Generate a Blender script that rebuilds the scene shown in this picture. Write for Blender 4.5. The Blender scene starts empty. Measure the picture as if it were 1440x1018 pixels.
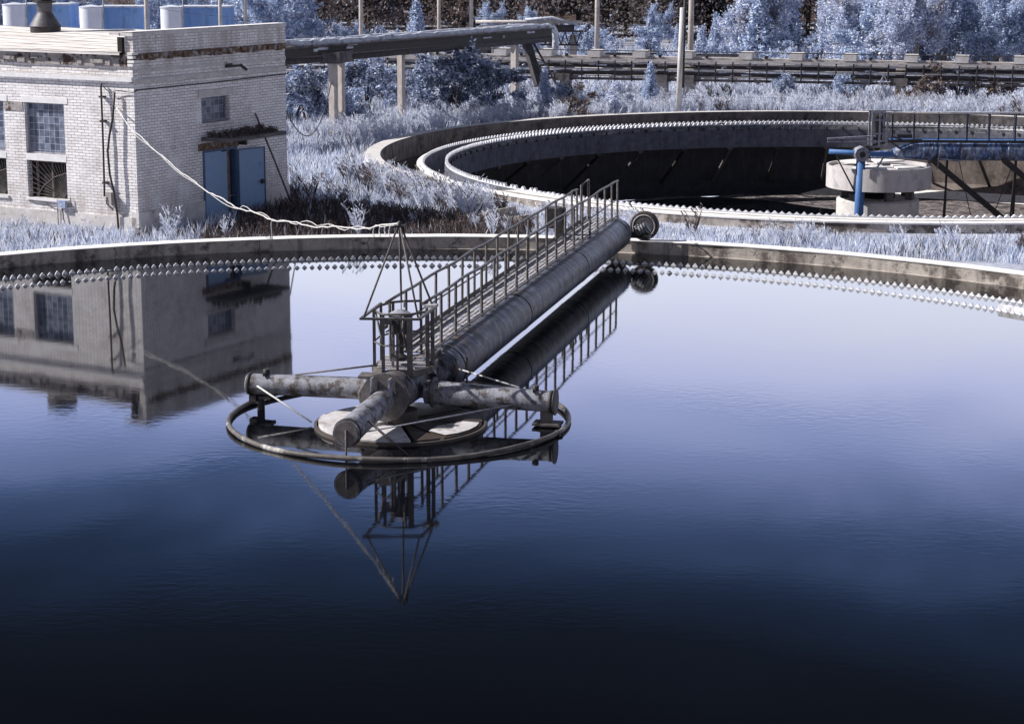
import bpy, math, random
from math import sin, cos, pi, radians, hypot, atan2, sqrt
from mathutils import Vector, Matrix, noise
from mathutils.geometry import delaunay_2d_cdt
random.seed(7)
SC = bpy.context.scene
COL = SC.collection
C1 = (-2.006, 34.916)          # centre of the near (full) tank
C2 = (14.4, 82.3)             # centre of the far (drained) tank
H2 = (15.05, 82.0)

# ------------------------------------------------------------------ materials
def nodes_of(name):
    m = bpy.data.materials.new(name); m.use_nodes = True
    nt = m.node_tree; nt.nodes.clear()
    return m, nt
def N(nt, t, **kw):
    n = nt.nodes.new(t)
    for k, v in kw.items():
        if k.startswith('i_'):
            key = k[2:]; key = int(key) if key.isdigit() else key.replace('_', ' ')
            n.inputs[key].default_value = v
        else: setattr(n, k, v)
    return n
def L(nt, a, ao, b, bi): nt.links.new(a.outputs[ao], b.inputs[bi])
def rgba(c): return (c[0], c[1], c[2], 1)
def ramp(nt, stops, interp='LINEAR'):
    r = N(nt, 'ShaderNodeValToRGB'); cr = r.color_ramp; cr.interpolation = interp
    while len(cr.elements) < len(stops): cr.elements.new(0.5)
    for e, (p, c) in zip(cr.elements, stops):
        e.position = p; e.color = rgba(c) if len(c) == 3 else c
    return r
def coords(nt, kind='Object', scale=(1, 1, 1)):
    t = N(nt, 'ShaderNodeTexCoord'); mp = N(nt, 'ShaderNodeMapping')
    mp.inputs['Scale'].default_value = scale
    L(nt, t, kind, mp, 'Vector'); return mp
def mixc(nt, fac, a, b, mode='MIX'):
    m = N(nt, 'ShaderNodeMix', data_type='RGBA', blend_type=mode)
    for sock, v in ((m.inputs[0], fac), (m.inputs[6], a), (m.inputs[7], b)):
        if isinstance(v, tuple) and len(v) == 2 and hasattr(v[0], 'outputs'): nt.links.new(v[0].outputs[v[1]], sock)
        elif isinstance(v, (int, float)): sock.default_value = v
        else: sock.default_value = rgba(v)
    return (m, 2)
def finish(m, nt, col, rough=.8, metal=0, bump=None, bumpd=.02, spec=.3):
    p = N(nt, 'ShaderNodeBsdfPrincipled')
    if isinstance(col, tuple) and hasattr(col[0], 'outputs'): nt.links.new(col[0].outputs[col[1]], p.inputs['Base Color'])
    else: p.inputs['Base Color'].default_value = rgba(col)
    p.inputs['Roughness'].default_value = rough; p.inputs['Metallic'].default_value = metal
    p.inputs['Specular IOR Level'].default_value = spec
    if bump:
        b = N(nt, 'ShaderNodeBump'); b.inputs['Distance'].default_value = bumpd; b.inputs['Strength'].default_value = .8
        nt.links.new(bump[0].outputs[bump[1]], b.inputs['Height']); L(nt, b, 0, p, 'Normal')
    o = N(nt, 'ShaderNodeOutputMaterial'); L(nt, p, 0, o, 0)
    return m
def noisy(name, base, alt, scale=4, rough=.8, metal=0, dark=None, darkscale=1.2, darkamt=(.5, .62), streak=None, bumpd=.01, spec=.3, fine=40):
    """two-tone mottled surface, optional dark patches and vertical streaks"""
    m, nt = nodes_of(name)
    c = coords(nt)
    n1 = N(nt, 'ShaderNodeTexNoise', i_Scale=scale, i_Detail=8.0, i_Roughness=.65); L(nt, c, 0, n1, 'Vector')
    r1 = ramp(nt, [(.35, (0, 0, 0)), (.65, (1, 1, 1))]); L(nt, n1, 0, r1, 0)
    col = mixc(nt, (r1, 0), base, alt)
    if dark:
        n2 = N(nt, 'ShaderNodeTexNoise', i_Scale=darkscale, i_Detail=10.0, i_Roughness=.7); L(nt, c, 0, n2, 'Vector')
        r2 = ramp(nt, [(darkamt[0], (0, 0, 0)), (darkamt[1], (1, 1, 1))]); L(nt, n2, 0, r2, 0)
        col = mixc(nt, (r2, 0), col, dark)
    if streak:
        c2 = coords(nt, scale=(1, 1, .12))
        n3 = N(nt, 'ShaderNodeTexNoise', i_Scale=streak[1], i_Detail=6.0, i_Roughness=.6); L(nt, c2, 0, n3, 'Vector')
        r3 = ramp(nt, [(.5, (0, 0, 0)), (.72, (streak[2],) * 3)]); L(nt, n3, 0, r3, 0)
        col = mixc(nt, (r3, 0), col, streak[0])
    if name == 'concrete':
        cw = N(nt, 'ShaderNodeTexNoise', i_Scale=1.8, i_Detail=5.0); L(nt, c, 0, cw, 'Vector')
        va = N(nt, 'ShaderNodeVectorMath', operation='MULTIPLY_ADD'); va.inputs[1].default_value = (.9, .9, .9); L(nt, cw, 'Color', va, 0); L(nt, c, 0, va, 2)
        vo = N(nt, 'ShaderNodeTexVoronoi', feature='DISTANCE_TO_EDGE', i_Scale=1.1); L(nt, va, 0, vo, 'Vector')
        vr = ramp(nt, [(.0, (1, 1, 1)), (.022, (0, 0, 0))]); L(nt, vo, 'Distance', vr, 0)
        nm = N(nt, 'ShaderNodeTexNoise', i_Scale=.7, i_Detail=3.0); L(nt, c, 0, nm, 'Vector')
        nr = ramp(nt, [(.47, (0, 0, 0)), (.56, (1, 1, 1))]); L(nt, nm, 0, nr, 0)
        mk = mixc(nt, 1.0, (vr, 0), (nr, 0), 'MULTIPLY')
        col = mixc(nt, mk, col, (.07, .06, .055))
    nf = N(nt, 'ShaderNodeTexNoise', i_Scale=float(fine), i_Detail=4.0); L(nt, c, 0, nf, 'Vector')
    ff = ramp(nt, [(.25, (.84, .84, .84)), (.6, (1.0, 1.0, 1.0))]); L(nt, nf, 0, ff, 0)
    col = mixc(nt, 1.0, col, (ff, 0), 'MULTIPLY')
    return finish(m, nt, col, rough, metal, (nf, 0), bumpd, spec)
MT = {}
AZM = radians(13.2)
MT['concrete'] = noisy('concrete', (.60, .545, .50), (.42, .37, .34), 2.4, .9, dark=(.15, .125, .115), darkscale=1.1, darkamt=(.51, .60), streak=((.10, .085, .08), 3, .9), bumpd=.05)
MT['concrete_pale'] = noisy('concrete_pale', (.72, .70, .70), (.58, .54, .52), 2.5, .9, dark=(.34, .30, .28), darkscale=2, darkamt=(.6, .72))
MT['concrete_stain'] = noisy('concrete_stain', (.20, .18, .18), (.12, .11, .12), 2.4, .85, dark=(.05, .045, .045), darkscale=1.3, darkamt=(.5, .65), streak=((.04, .04, .045), 5, .8), bumpd=.04)
MT['rim_top'] = noisy('rim_top', (.92, .90, .89), (.78, .75, .73), 3, .9, dark=(.45, .40, .37), darkscale=3, darkamt=(.6, .7))
MT['weir_old'] = noisy('weir_old', (.80, .80, .85), (.55, .54, .57), 6, .7, dark=(.22, .20, .19), darkscale=1.7, darkamt=(.52, .64))
MT['weir_white'] = noisy('weir_white', (.88, .88, .92), (.72, .72, .78), 6, .7, dark=(.4, .38, .38), darkscale=5, darkamt=(.62, .72))
MT['launder'] = noisy('launder', (.17, .175, .22), (.10, .105, .14), 3, .85, dark=(.06, .06, .07), darkscale=1, darkamt=(.55, .7), streak=((.05, .05, .06), 6, .6))
MT['shadewall'] = noisy('shadewall', (.035, .036, .045), (.02, .021, .028), 2, .6, dark=(.06, .055, .055), darkscale=1.1, darkamt=(.6, .74), streak=((.10, .10, .12), 5, .3), bumpd=.03)  # near-black tone paints in the shade under the launder
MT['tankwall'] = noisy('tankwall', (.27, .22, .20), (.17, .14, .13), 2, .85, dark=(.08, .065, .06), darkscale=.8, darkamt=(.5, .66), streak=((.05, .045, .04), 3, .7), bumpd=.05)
MT['sludge'] = noisy('sludge', (.34, .30, .29), (.13, .11, .11), 2.6, .7, dark=(.05, .045, .05), darkscale=1.6, darkamt=(.45, .6), bumpd=.15, fine=6)
def banded(name, az, cols, rough=.5, ds=1.0):
    """old painted steel: marks run round the tube"""
    m, nt = nodes_of(name)
    t = N(nt, 'ShaderNodeTexCoord'); mp = N(nt, 'ShaderNodeMapping'); mp.inputs['Rotation'].default_value = (0, 0, az); L(nt, t, 'Object', mp, 'Vector')
    m2 = N(nt, 'ShaderNodeMapping'); m2.inputs['Scale'].default_value = (.9, 2.4, .9); L(nt, mp, 0, m2, 'Vector')
    n = N(nt, 'ShaderNodeTexNoise', i_Scale=1.5 * ds, i_Detail=9.0, i_Roughness=.72, i_Distortion=.9); L(nt, m2, 0, n, 'Vector')
    r = ramp(nt, [(.36, cols[2]), (.43, cols[0]), (.475, cols[1]), (.51, cols[3]), (.545, cols[1]), (.58, cols[0]), (.66, cols[2])]); L(nt, n, 0, r, 0)
    n2 = N(nt, 'ShaderNodeTexNoise', i_Scale=1.7, i_Detail=10.0, i_Roughness=.75); L(nt, m2, 0, n2, 'Vector')
    r2 = ramp(nt, [(.50, (0, 0, 0)), (.57, (.9, .9, .9))]); L(nt, n2, 0, r2, 0)
    col = mixc(nt, (r2, 0), (r, 0), cols[4])
    m3 = col
    n3 = N(nt, 'ShaderNodeTexNoise', i_Scale=6.0, i_Detail=10.0, i_Roughness=.75); L(nt, mp, 0, n3, 'Vector')
    r3 = ramp(nt, [(.565, (0, 0, 0)), (.60, (1, 1, 1))]); L(nt, n3, 0, r3, 0)
    m3 = mixc(nt, (r3, 0), m3, cols[3])
    n4 = N(nt, 'ShaderNodeTexNoise', i_Scale=1.6, i_Detail=10.0, i_Roughness=.68); L(nt, m2, 0, n4, 'Vector')
    r4 = ramp(nt, [(.455, (.85, .85, .85)), (.50, (0, 0, 0))]); L(nt, n4, 0, r4, 0)
    m3 = mixc(nt, (r4, 0), m3, tuple(q_ * .3 for q_ in cols[0]))
    return finish(m, nt, m3, rough, 0, (n, 0), .015, .4)
MT['pipe'] = banded('pipe', AZM, [(.012, .015, .024), (.035, .055, .105), (.10, .08, .07), (.22, .23, .28), (.135, .10, .085)])
MT['arm'] = noisy('arm', (.36, .37, .43), (.20, .20, .23), 6, .55, 0, dark=(.085, .065, .06), darkscale=5, darkamt=(.50, .58), streak=((.10, .09, .09), 8, .7), spec=.4, bumpd=.015)
MT['rail'] = noisy('rail', (.165, .145, .14), (.085, .075, .073), 12, .5, .0, dark=(.24, .225, .225), darkscale=9, darkamt=(.55, .7))
MT['darksteel'] = noisy('darksteel', (.035, .035, .042), (.07, .06, .055), 8, .55, .2)
MT['deck'] = noisy('deck', (.50, .49, .52), (.30, .28, .28), 6, .6, dark=(.10, .09, .09), darkscale=4, darkamt=(.56, .7))
MT['rust'] = noisy('rust', (.17, .155, .155), (.09, .08, .08), 6, .7, dark=(.16, .11, .09), darkscale=4, darkamt=(.6, .72))
MT['rubber'] = noisy('rubber', (.05, .042, .04), (.10, .085, .08), 9, .8)
MT['disc'] = noisy('disc', (.68, .66, .68), (.44, .41, .41), 5, .8, dark=(.22, .17, .15), darkscale=1.6, darkamt=(.58, .66))
MT['shadelid'] = noisy('shadelid', (.085, .065, .055), (.05, .04, .038), 4, .45, dark=(.16, .13, .12), darkscale=3, darkamt=(.6, .7))  # dark tone holds the shadow falling on the lid
MT['lidrim'] = noisy('lidrim', (.10, .08, .07), (.05, .045, .045), 5, .6)
MT['bluepipe'] = banded('bluepipe', radians(91.5), [(.06, .13, .33), (.12, .22, .44), (.10, .10, .14), (.42, .46, .56), (.12, .10, .12)], .5, .8)
MT['bluebeam'] = noisy('bluebeam', (.06, .16, .42), (.09, .20, .44), 5, .5, dark=(.12, .10, .12), darkscale=4, darkamt=(.62, .72))
MT['greysteel'] = noisy('greysteel', (.42, .43, .50), (.25, .25, .30), 8, .6, dark=(.08, .07, .08), darkscale=7, darkamt=(.55, .65))
MT['ringsteel'] = noisy('ringsteel', (.16, .14, .13), (.07, .065, .065), 4, .5, dark=(.55, .53, .52), darkscale=1.3, darkamt=(.56, .64))
MT['feedwell'] = noisy('feedwell', (.66, .62, .62), (.56, .53, .54), 3, .85, dark=(.40, .38, .39), darkscale=1.5, darkamt=(.55, .7), streak=((.28, .26, .27), 5, .4))
MT['plaster'] = noisy('plaster', (.74, .71, .70), (.56, .52, .50), 2.5, .9, dark=(.26, .22, .2), darkscale=2.2, darkamt=(.58, .68), bumpd=.03)
MT['plaster_white'] = noisy('plaster_white', (.88, .87, .88), (.74, .72, .72), 4, .9, dark=(.5, .46, .44), darkscale=5, darkamt=(.64, .7))
MT['crumble'] = noisy('crumble', (.52, .48, .47), (.38, .34, .33), 3, .95, dark=(.09, .06, .05), darkscale=2.2, darkamt=(.52, .57), bumpd=.08)
MT['crumble_brown'] = noisy('crumble_brown', (.24, .15, .09), (.12, .08, .06), 9, .95, dark=(.42, .40, .40), darkscale=6, darkamt=(.5, .6), bumpd=.06)
MT['bluedoor'] = noisy('bluedoor', (.23, .37, .60), (.28, .39, .57), 2.5, .6, streak=((.34, .40, .52), 8, .5), dark=(.10, .16, .30), darkscale=3, darkamt=(.62, .74), spec=.4)
MT['bluedark'] = noisy('bluedark', (.06, .11, .22), (.09, .14, .24), 6, .6)
MT['wood'] = noisy('wood', (.26, .20, .17), (.09, .065, .05), 8, .8)
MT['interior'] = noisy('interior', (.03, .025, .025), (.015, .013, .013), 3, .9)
MT['cable_white'] = noisy('cable_white', (.74, .73, .72), (.48, .46, .46), 9, .7)
MT['post_concrete'] = noisy('post_concrete', (.60, .54, .50), (.46, .41, .38), 3, .9, dark=(.25, .21, .19), darkscale=4, darkamt=(.6, .72), streak=((.25, .22, .2), 7, .6))
MT['snowy'] = noisy('snowy', (.74, .77, .86), (.48, .50, .58), 3, .85, dark=(.14, .13, .15), darkscale=2.4, darkamt=(.57, .66))
MT['whitetank'] = noisy('whitetank', (.84, .85, .90), (.74, .76, .84), 2, .5, streak=((.5, .5, .56), 5, .4))
MT['bluetank'] = noisy('bluetank', (.24, .42, .78), (.30, .48, .80), 1, .6, dark=(.10, .18, .40), darkscale=.8, darkamt=(.55, .75), streak=((.10, .16, .3), 3, .5))
MT['rackdark'] = noisy('rackdark', (.09, .08, .085), (.045, .04, .045), 4, .8)
MT['racktan'] = noisy('racktan', (.68, .64, .62), (.42, .38, .37), 2, .9, dark=(.14, .12, .12), darkscale=1.2, darkamt=(.58, .68))
MT['ventmetal'] = noisy('ventmetal', (.14, .135, .15), (.08, .075, .085), 4, .5, .3, dark=(.10, .07, .06), darkscale=3, darkamt=(.55, .68))
MT['trunk'] = noisy('trunk', (.12, .09, .08), (.07, .05, .045), 6, .9)
MT['paletrunk'] = noisy('paletrunk', (.42, .38, .38), (.22, .19, .19), 5, .9)
MT['lamp_blue'] = noisy('lamp_blue', (.16, .24, .45), (.5, .52, .6), 14, .6)

def brick_mat():
    m, nt = nodes_of('white_brick')
    t = N(nt, 'ShaderNodeTexCoord')
    wn = N(nt, 'ShaderNodeTexNoise', i_Scale=1.6, i_Detail=5.0, i_Roughness=.6); L(nt, t, 'UV', wn, 'Vector')
    wv = N(nt, 'ShaderNodeVectorMath', operation='MULTIPLY_ADD'); wv.inputs[1].default_value = (.05, .05, 0); L(nt, wn, 'Color', wv, 0); L(nt, t, 'UV', wv, 2)
    b = N(nt, 'ShaderNodeTexBrick'); L(nt, wv, 0, b, 'Vector')
    b.inputs['Scale'].default_value = 1; b.inputs['Brick Width'].default_value = .262; b.inputs['Row Height'].default_value = .086
    b.inputs['Mortar Size'].default_value = .009; b.inputs['Mortar Smooth'].default_value = .35; b.inputs['Bias'].default_value = -.15
    b.inputs['Color1'].default_value = (.93, .90, .90, 1); b.inputs['Color2'].default_value = (.74, .71, .71, 1)
    b.inputs['Mortar'].default_value = (.30, .27, .265, 1)
    c = coords(nt)
    n = N(nt, 'ShaderNodeTexNoise', i_Scale=1.1, i_Detail=10.0, i_Roughness=.7); L(nt, c, 0, n, 'Vector')
    r = ramp(nt, [(.28, (.74, .70, .69)), (.50, (1, 1, 1)), (.8, (1, 1, 1))]); L(nt, n, 0, r, 0)
    col = mixc(nt, 1.0, (b, 0), (r, 0), 'MULTIPLY')
    c2 = coords(nt, scale=(1, 1, .15))
    n3 = N(nt, 'ShaderNodeTexNoise', i_Scale=2.4, i_Detail=8.0); L(nt, c2, 0, n3, 'Vector')
    r3 = ramp(nt, [(.5, (0, 0, 0)), (.8, (.5, .5, .5))]); L(nt, n3, 0, r3, 0)
    col = mixc(nt, (r3, 0), col, (.58, .54, .53))
    # patches where lime wash covers joints
    n4 = N(nt, 'ShaderNodeTexNoise', i_Scale=.8, i_Detail=9.0, i_Roughness=.75); L(nt, c, 0, n4, 'Vector')
    r4 = ramp(nt, [(.50, (0, 0, 0)), (.64, (.75, .75, .75))]); L(nt, n4, 0, r4, 0)
    col = mixc(nt, (r4, 0), col, (.90, .88, .88))
    sx = N(nt, 'ShaderNodeSeparateXYZ'); L(nt, t, 'UV', sx, 0)
    lo = N(nt, 'ShaderNodeMapRange'); lo.inputs[1].default_value = 1.5; lo.inputs[2].default_value = .3; L(nt, sx, 'Y', lo, 0)
    hi = N(nt, 'ShaderNodeMapRange'); hi.inputs[1].default_value = 4.0; hi.inputs[2].default_value = 5.2; L(nt, sx, 'Y', hi, 0)
    mx_ = N(nt, 'ShaderNodeMath', operation='MAXIMUM'); L(nt, lo, 0, mx_, 0); L(nt, hi, 0, mx_, 1)
    n5 = N(nt, 'ShaderNodeTexNoise', i_Scale=2.2, i_Detail=10.0, i_Roughness=.75); L(nt, c2, 0, n5, 'Vector')
    r5 = ramp(nt, [(.42, (0, 0, 0)), (.62, (.8, .8, .8))]); L(nt, n5, 0, r5, 0)
    m5 = N(nt, 'ShaderNodeMath', operation='MULTIPLY'); L(nt, mx_, 0, m5, 0); L(nt, r5, 0, m5, 1)
    col = mixc(nt, (m5, 0), col, (.40, .345, .32))
    inv = N(nt, 'ShaderNodeMath', operation='SUBTRACT', i_0=1.0); L(nt, b, 'Fac', inv, 1)
    return finish(m, nt, col, .9, 0, (inv, 0), .01, .2)
MT['brick'] = brick_mat()

def glassblock_mat():
    m, nt = nodes_of('glass_block')
    t = N(nt, 'ShaderNodeTexCoord')
    b = N(nt, 'ShaderNodeTexBrick', offset=0.0); L(nt, t, 'UV', b, 'Vector')
    b.inputs['Scale'].default_value = 1; b.inputs['Brick Width'].default_value = .2; b.inputs['Row Height'].default_value = .2
    b.inputs['Mortar Size'].default_value = .010; b.inputs['Mortar Smooth'].default_value = .3; b.inputs['Bias'].default_value = -.35
    b.inputs['Color1'].default_value = (.07, .09, .14, 1); b.inputs['Color2'].default_value = (.34, .37, .46, 1)
    b.inputs['Mortar'].default_value = (.42, .44, .52, 1)
    n = N(nt, 'ShaderNodeTexNoise', i_Scale=5.0, i_Detail=6.0); L(nt, t, 'UV', n, 'Vector')
    r = ramp(nt, [(.35, (.55, .55, .6)), (.7, (1.3, 1.3, 1.3))]); L(nt, n, 0, r, 0)
    col = mixc(nt, 1.0, (b, 0), (r, 0), 'MULTIPLY')
    inv = N(nt, 'ShaderNodeMath', operation='SUBTRACT', i_0=1.0); L(nt, b, 'Fac', inv, 1)
    return finish(m, nt, col, .3, 0, (inv, 0), .02, .5)
MT['glassblock'] = glassblock_mat()

def roof_mat():
    m, nt = nodes_of('roof_felt')
    t = N(nt, 'ShaderNodeTexCoord')
    w = N(nt, 'ShaderNodeTexWave', wave_type='BANDS', bands_direction='Y', i_Scale=.42, i_Distortion=1.6, i_Detail=4.0)
    w.inputs['Detail Scale'].default_value = .5
    L(nt, t, 'UV', w, 'Vector')
    r = ramp(nt, [(0, (.30, .26, .24)), (.12, (.76, .71, .68)), (.6, (.90, .87, .84)), (1, (.80, .77, .74))]); L(nt, w, 0, r, 0)
    n = N(nt, 'ShaderNodeTexNoise', i_Scale=.9, i_Detail=8.0); L(nt, t, 'UV', n, 'Vector')
    r2 = ramp(nt, [(.3, (.7, .68, .66)), (.6, (1, 1, 1))]); L(nt, n, 0, r2, 0)
    col = mixc(nt, 1.0, (r, 0), (r2, 0), 'MULTIPLY')
    return finish(m, nt, col, .9, 0, (n, 0), .05)
MT['roof'] = roof_mat()

def foliage_mat(name, stops, trans=.25, patch=None, pscale=.25):
    """leaf colour varies per leaf (island) and in large patches"""
    m, nt = nodes_of(name)
    g = N(nt, 'ShaderNodeNewGeometry')
    r = ramp(nt, stops); L(nt, g, 'Random Per Island', r, 0)
    col = (r, 0)
    t = N(nt, 'ShaderNodeTexCoord')
    if patch:
        n = N(nt, 'ShaderNodeTexNoise', i_Scale=pscale, i_Detail=6.0, i_Roughness=.65)
        L(nt, g, 'Position', n, 'Vector')
        rr = ramp(nt, [(patch[1], (0, 0, 0)), (patch[2], (1, 1, 1))]); L(nt, n, 0, rr, 0)
        col = mixc(nt, (rr, 0), col, patch[0])
    d = N(nt, 'ShaderNodeBsdfDiffuse'); nt.links.new(col[0].outputs[col[1]], d.inputs[0])
    tr = N(nt, 'ShaderNodeBsdfTranslucent'); nt.links.new(col[0].outputs[col[1]], tr.inputs[0])
    mx = N(nt, 'ShaderNodeMixShader', i_0=trans); L(nt, d, 0, mx, 1); L(nt, tr, 0, mx, 2)
    o = N(nt, 'ShaderNodeOutputMaterial'); L(nt, mx, 0, o, 0)
    return m
MT['grass'] = foliage_mat('grass_ir', [(0, (.12, .16, .28)), (.16, (.30, .37, .54)), (.34, (.58, .66, .83)), (.65, (.82, .85, .93)), (1, (.95, .95, .97))], .35, ((.40, .40, .48), .62, .78), .35)
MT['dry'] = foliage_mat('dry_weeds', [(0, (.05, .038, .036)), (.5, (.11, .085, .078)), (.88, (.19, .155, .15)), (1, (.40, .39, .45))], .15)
MT['reed'] = foliage_mat('reed', [(0, (.34, .37, .46)), (.4, (.60, .64, .77)), (1, (.88, .88, .92))], .35, ((.26, .21, .20), .60, .72), .3)
MT['leaf_blue'] = foliage_mat('leaf_blue', [(0, (.20, .26, .40)), (.35, (.42, .51, .70)), (.7, (.66, .75, .93)), (1, (.92, .94, .98))], .2, ((.20, .24, .36), .55, .70), .8)
MT['leaf_pale'] = foliage_mat('leaf_pale', [(0, (.34, .40, .58)), (.5, (.64, .70, .86)), (1, (.92, .93, .97))], .2, ((.30, .26, .28), .54, .66), .5)
MT['leaf_deep'] = foliage_mat('leaf_deep', [(0, (.06, .08, .14)), (.35, (.24, .31, .47)), (.65, (.55, .63, .81)), (1, (.92, .94, .98))], .15, ((.05, .06, .11), .50, .66), .6)
MT['leaf_dark'] = foliage_mat('leaf_dark', [(0, (.09, .078, .082)), (.55, (.18, .15, .148)), (.86, (.30, .265, .275)), (1, (.55, .60, .74))], .2, ((.22, .17, .155), .46, .62), .12)
MT['leaf_brown'] = foliage_mat('leaf_brown', [(0, (.10, .07, .06)), (.6, (.20, .155, .14)), (1, (.40, .37, .40))], .2)

def ground_mat():
    m, nt = nodes_of('ground')
    g = N(nt, 'ShaderNodeNewGeometry')
    n = N(nt, 'ShaderNodeTexNoise', i_Scale=.22, i_Detail=10.0, i_Roughness=.7); L(nt, g, 'Position', n, 'Vector')
    r = ramp(nt, [(.36, (.74, .76, .86)), (.5, (.55, .58, .70)), (.62, (.17, .15, .17)), (.72, (.10, .08, .08))]); L(nt, n, 0, r, 0)
    n2 = N(nt, 'ShaderNodeTexNoise', i_Scale=5.0, i_Detail=8.0, i_Roughness=.7); L(nt, g, 'Position', n2, 'Vector')
    r2 = ramp(nt, [(.3, (.55, .55, .55)), (.65, (1, 1, 1))]); L(nt, n2, 0, r2, 0)
    col = mixc(nt, 1.0, (r, 0), (r2, 0), 'MULTIPLY')
    return finish(m, nt, col, .95, 0, (n2, 0), .08, .1)
MT['ground'] = ground_mat()

def water_mat():
    m, nt = nodes_of('water')
    g = N(nt, 'ShaderNodeNewGeometry')
    mp = N(nt, 'ShaderNodeMapping'); mp.inputs['Scale'].default_value = (.40, .8, 1); L(nt, g, 'Position', mp, 'Vector')
    n = N(nt, 'ShaderNodeTexNoise', i_Scale=9.0, i_Detail=2.0, i_Roughness=.5, i_Distortion=.3); L(nt, mp, 0, n, 'Vector')
    big = N(nt, 'ShaderNodeTexNoise', i_Scale=.16, i_Detail=3.0); L(nt, g, 'Position', big, 'Vector')
    br = ramp(nt, [(.50, (.20, .20, .20)), (.70, (1, 1, 1))]); L(nt, big, 0, br, 0)
    mul = N(nt, 'ShaderNodeMath', operation='MULTIPLY'); L(nt, n, 0, mul, 0); L(nt, br, 0, mul, 1)
    b = N(nt, 'ShaderNodeBump'); b.inputs['Distance'].default_value = .0014; b.inputs['Strength'].default_value = 1.0
    L(nt, mul, 0, b, 'Height')
    fr = N(nt, 'ShaderNodeFresnel', i_IOR=1.44); L(nt, b, 0, fr, 'Normal')
    gl = N(nt, 'ShaderNodeBsdfGlossy', i_Roughness=.035); gl.inputs['Color'].default_value = (1, 1, 1, 1); L(nt, b, 0, gl, 'Normal')
    d = N(nt, 'ShaderNodeBsdfDiffuse'); d.inputs[0].default_value = (.0025, .003, .005, 1)
    mx = N(nt, 'ShaderNodeMixShader'); L(nt, fr, 0, mx, 0); L(nt, d, 0, mx, 1); L(nt, gl, 0, mx, 2)
    o = N(nt, 'ShaderNodeOutputMaterial'); L(nt, mx, 0, o, 0)
    return m
MT['water'] = water_mat()

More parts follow.
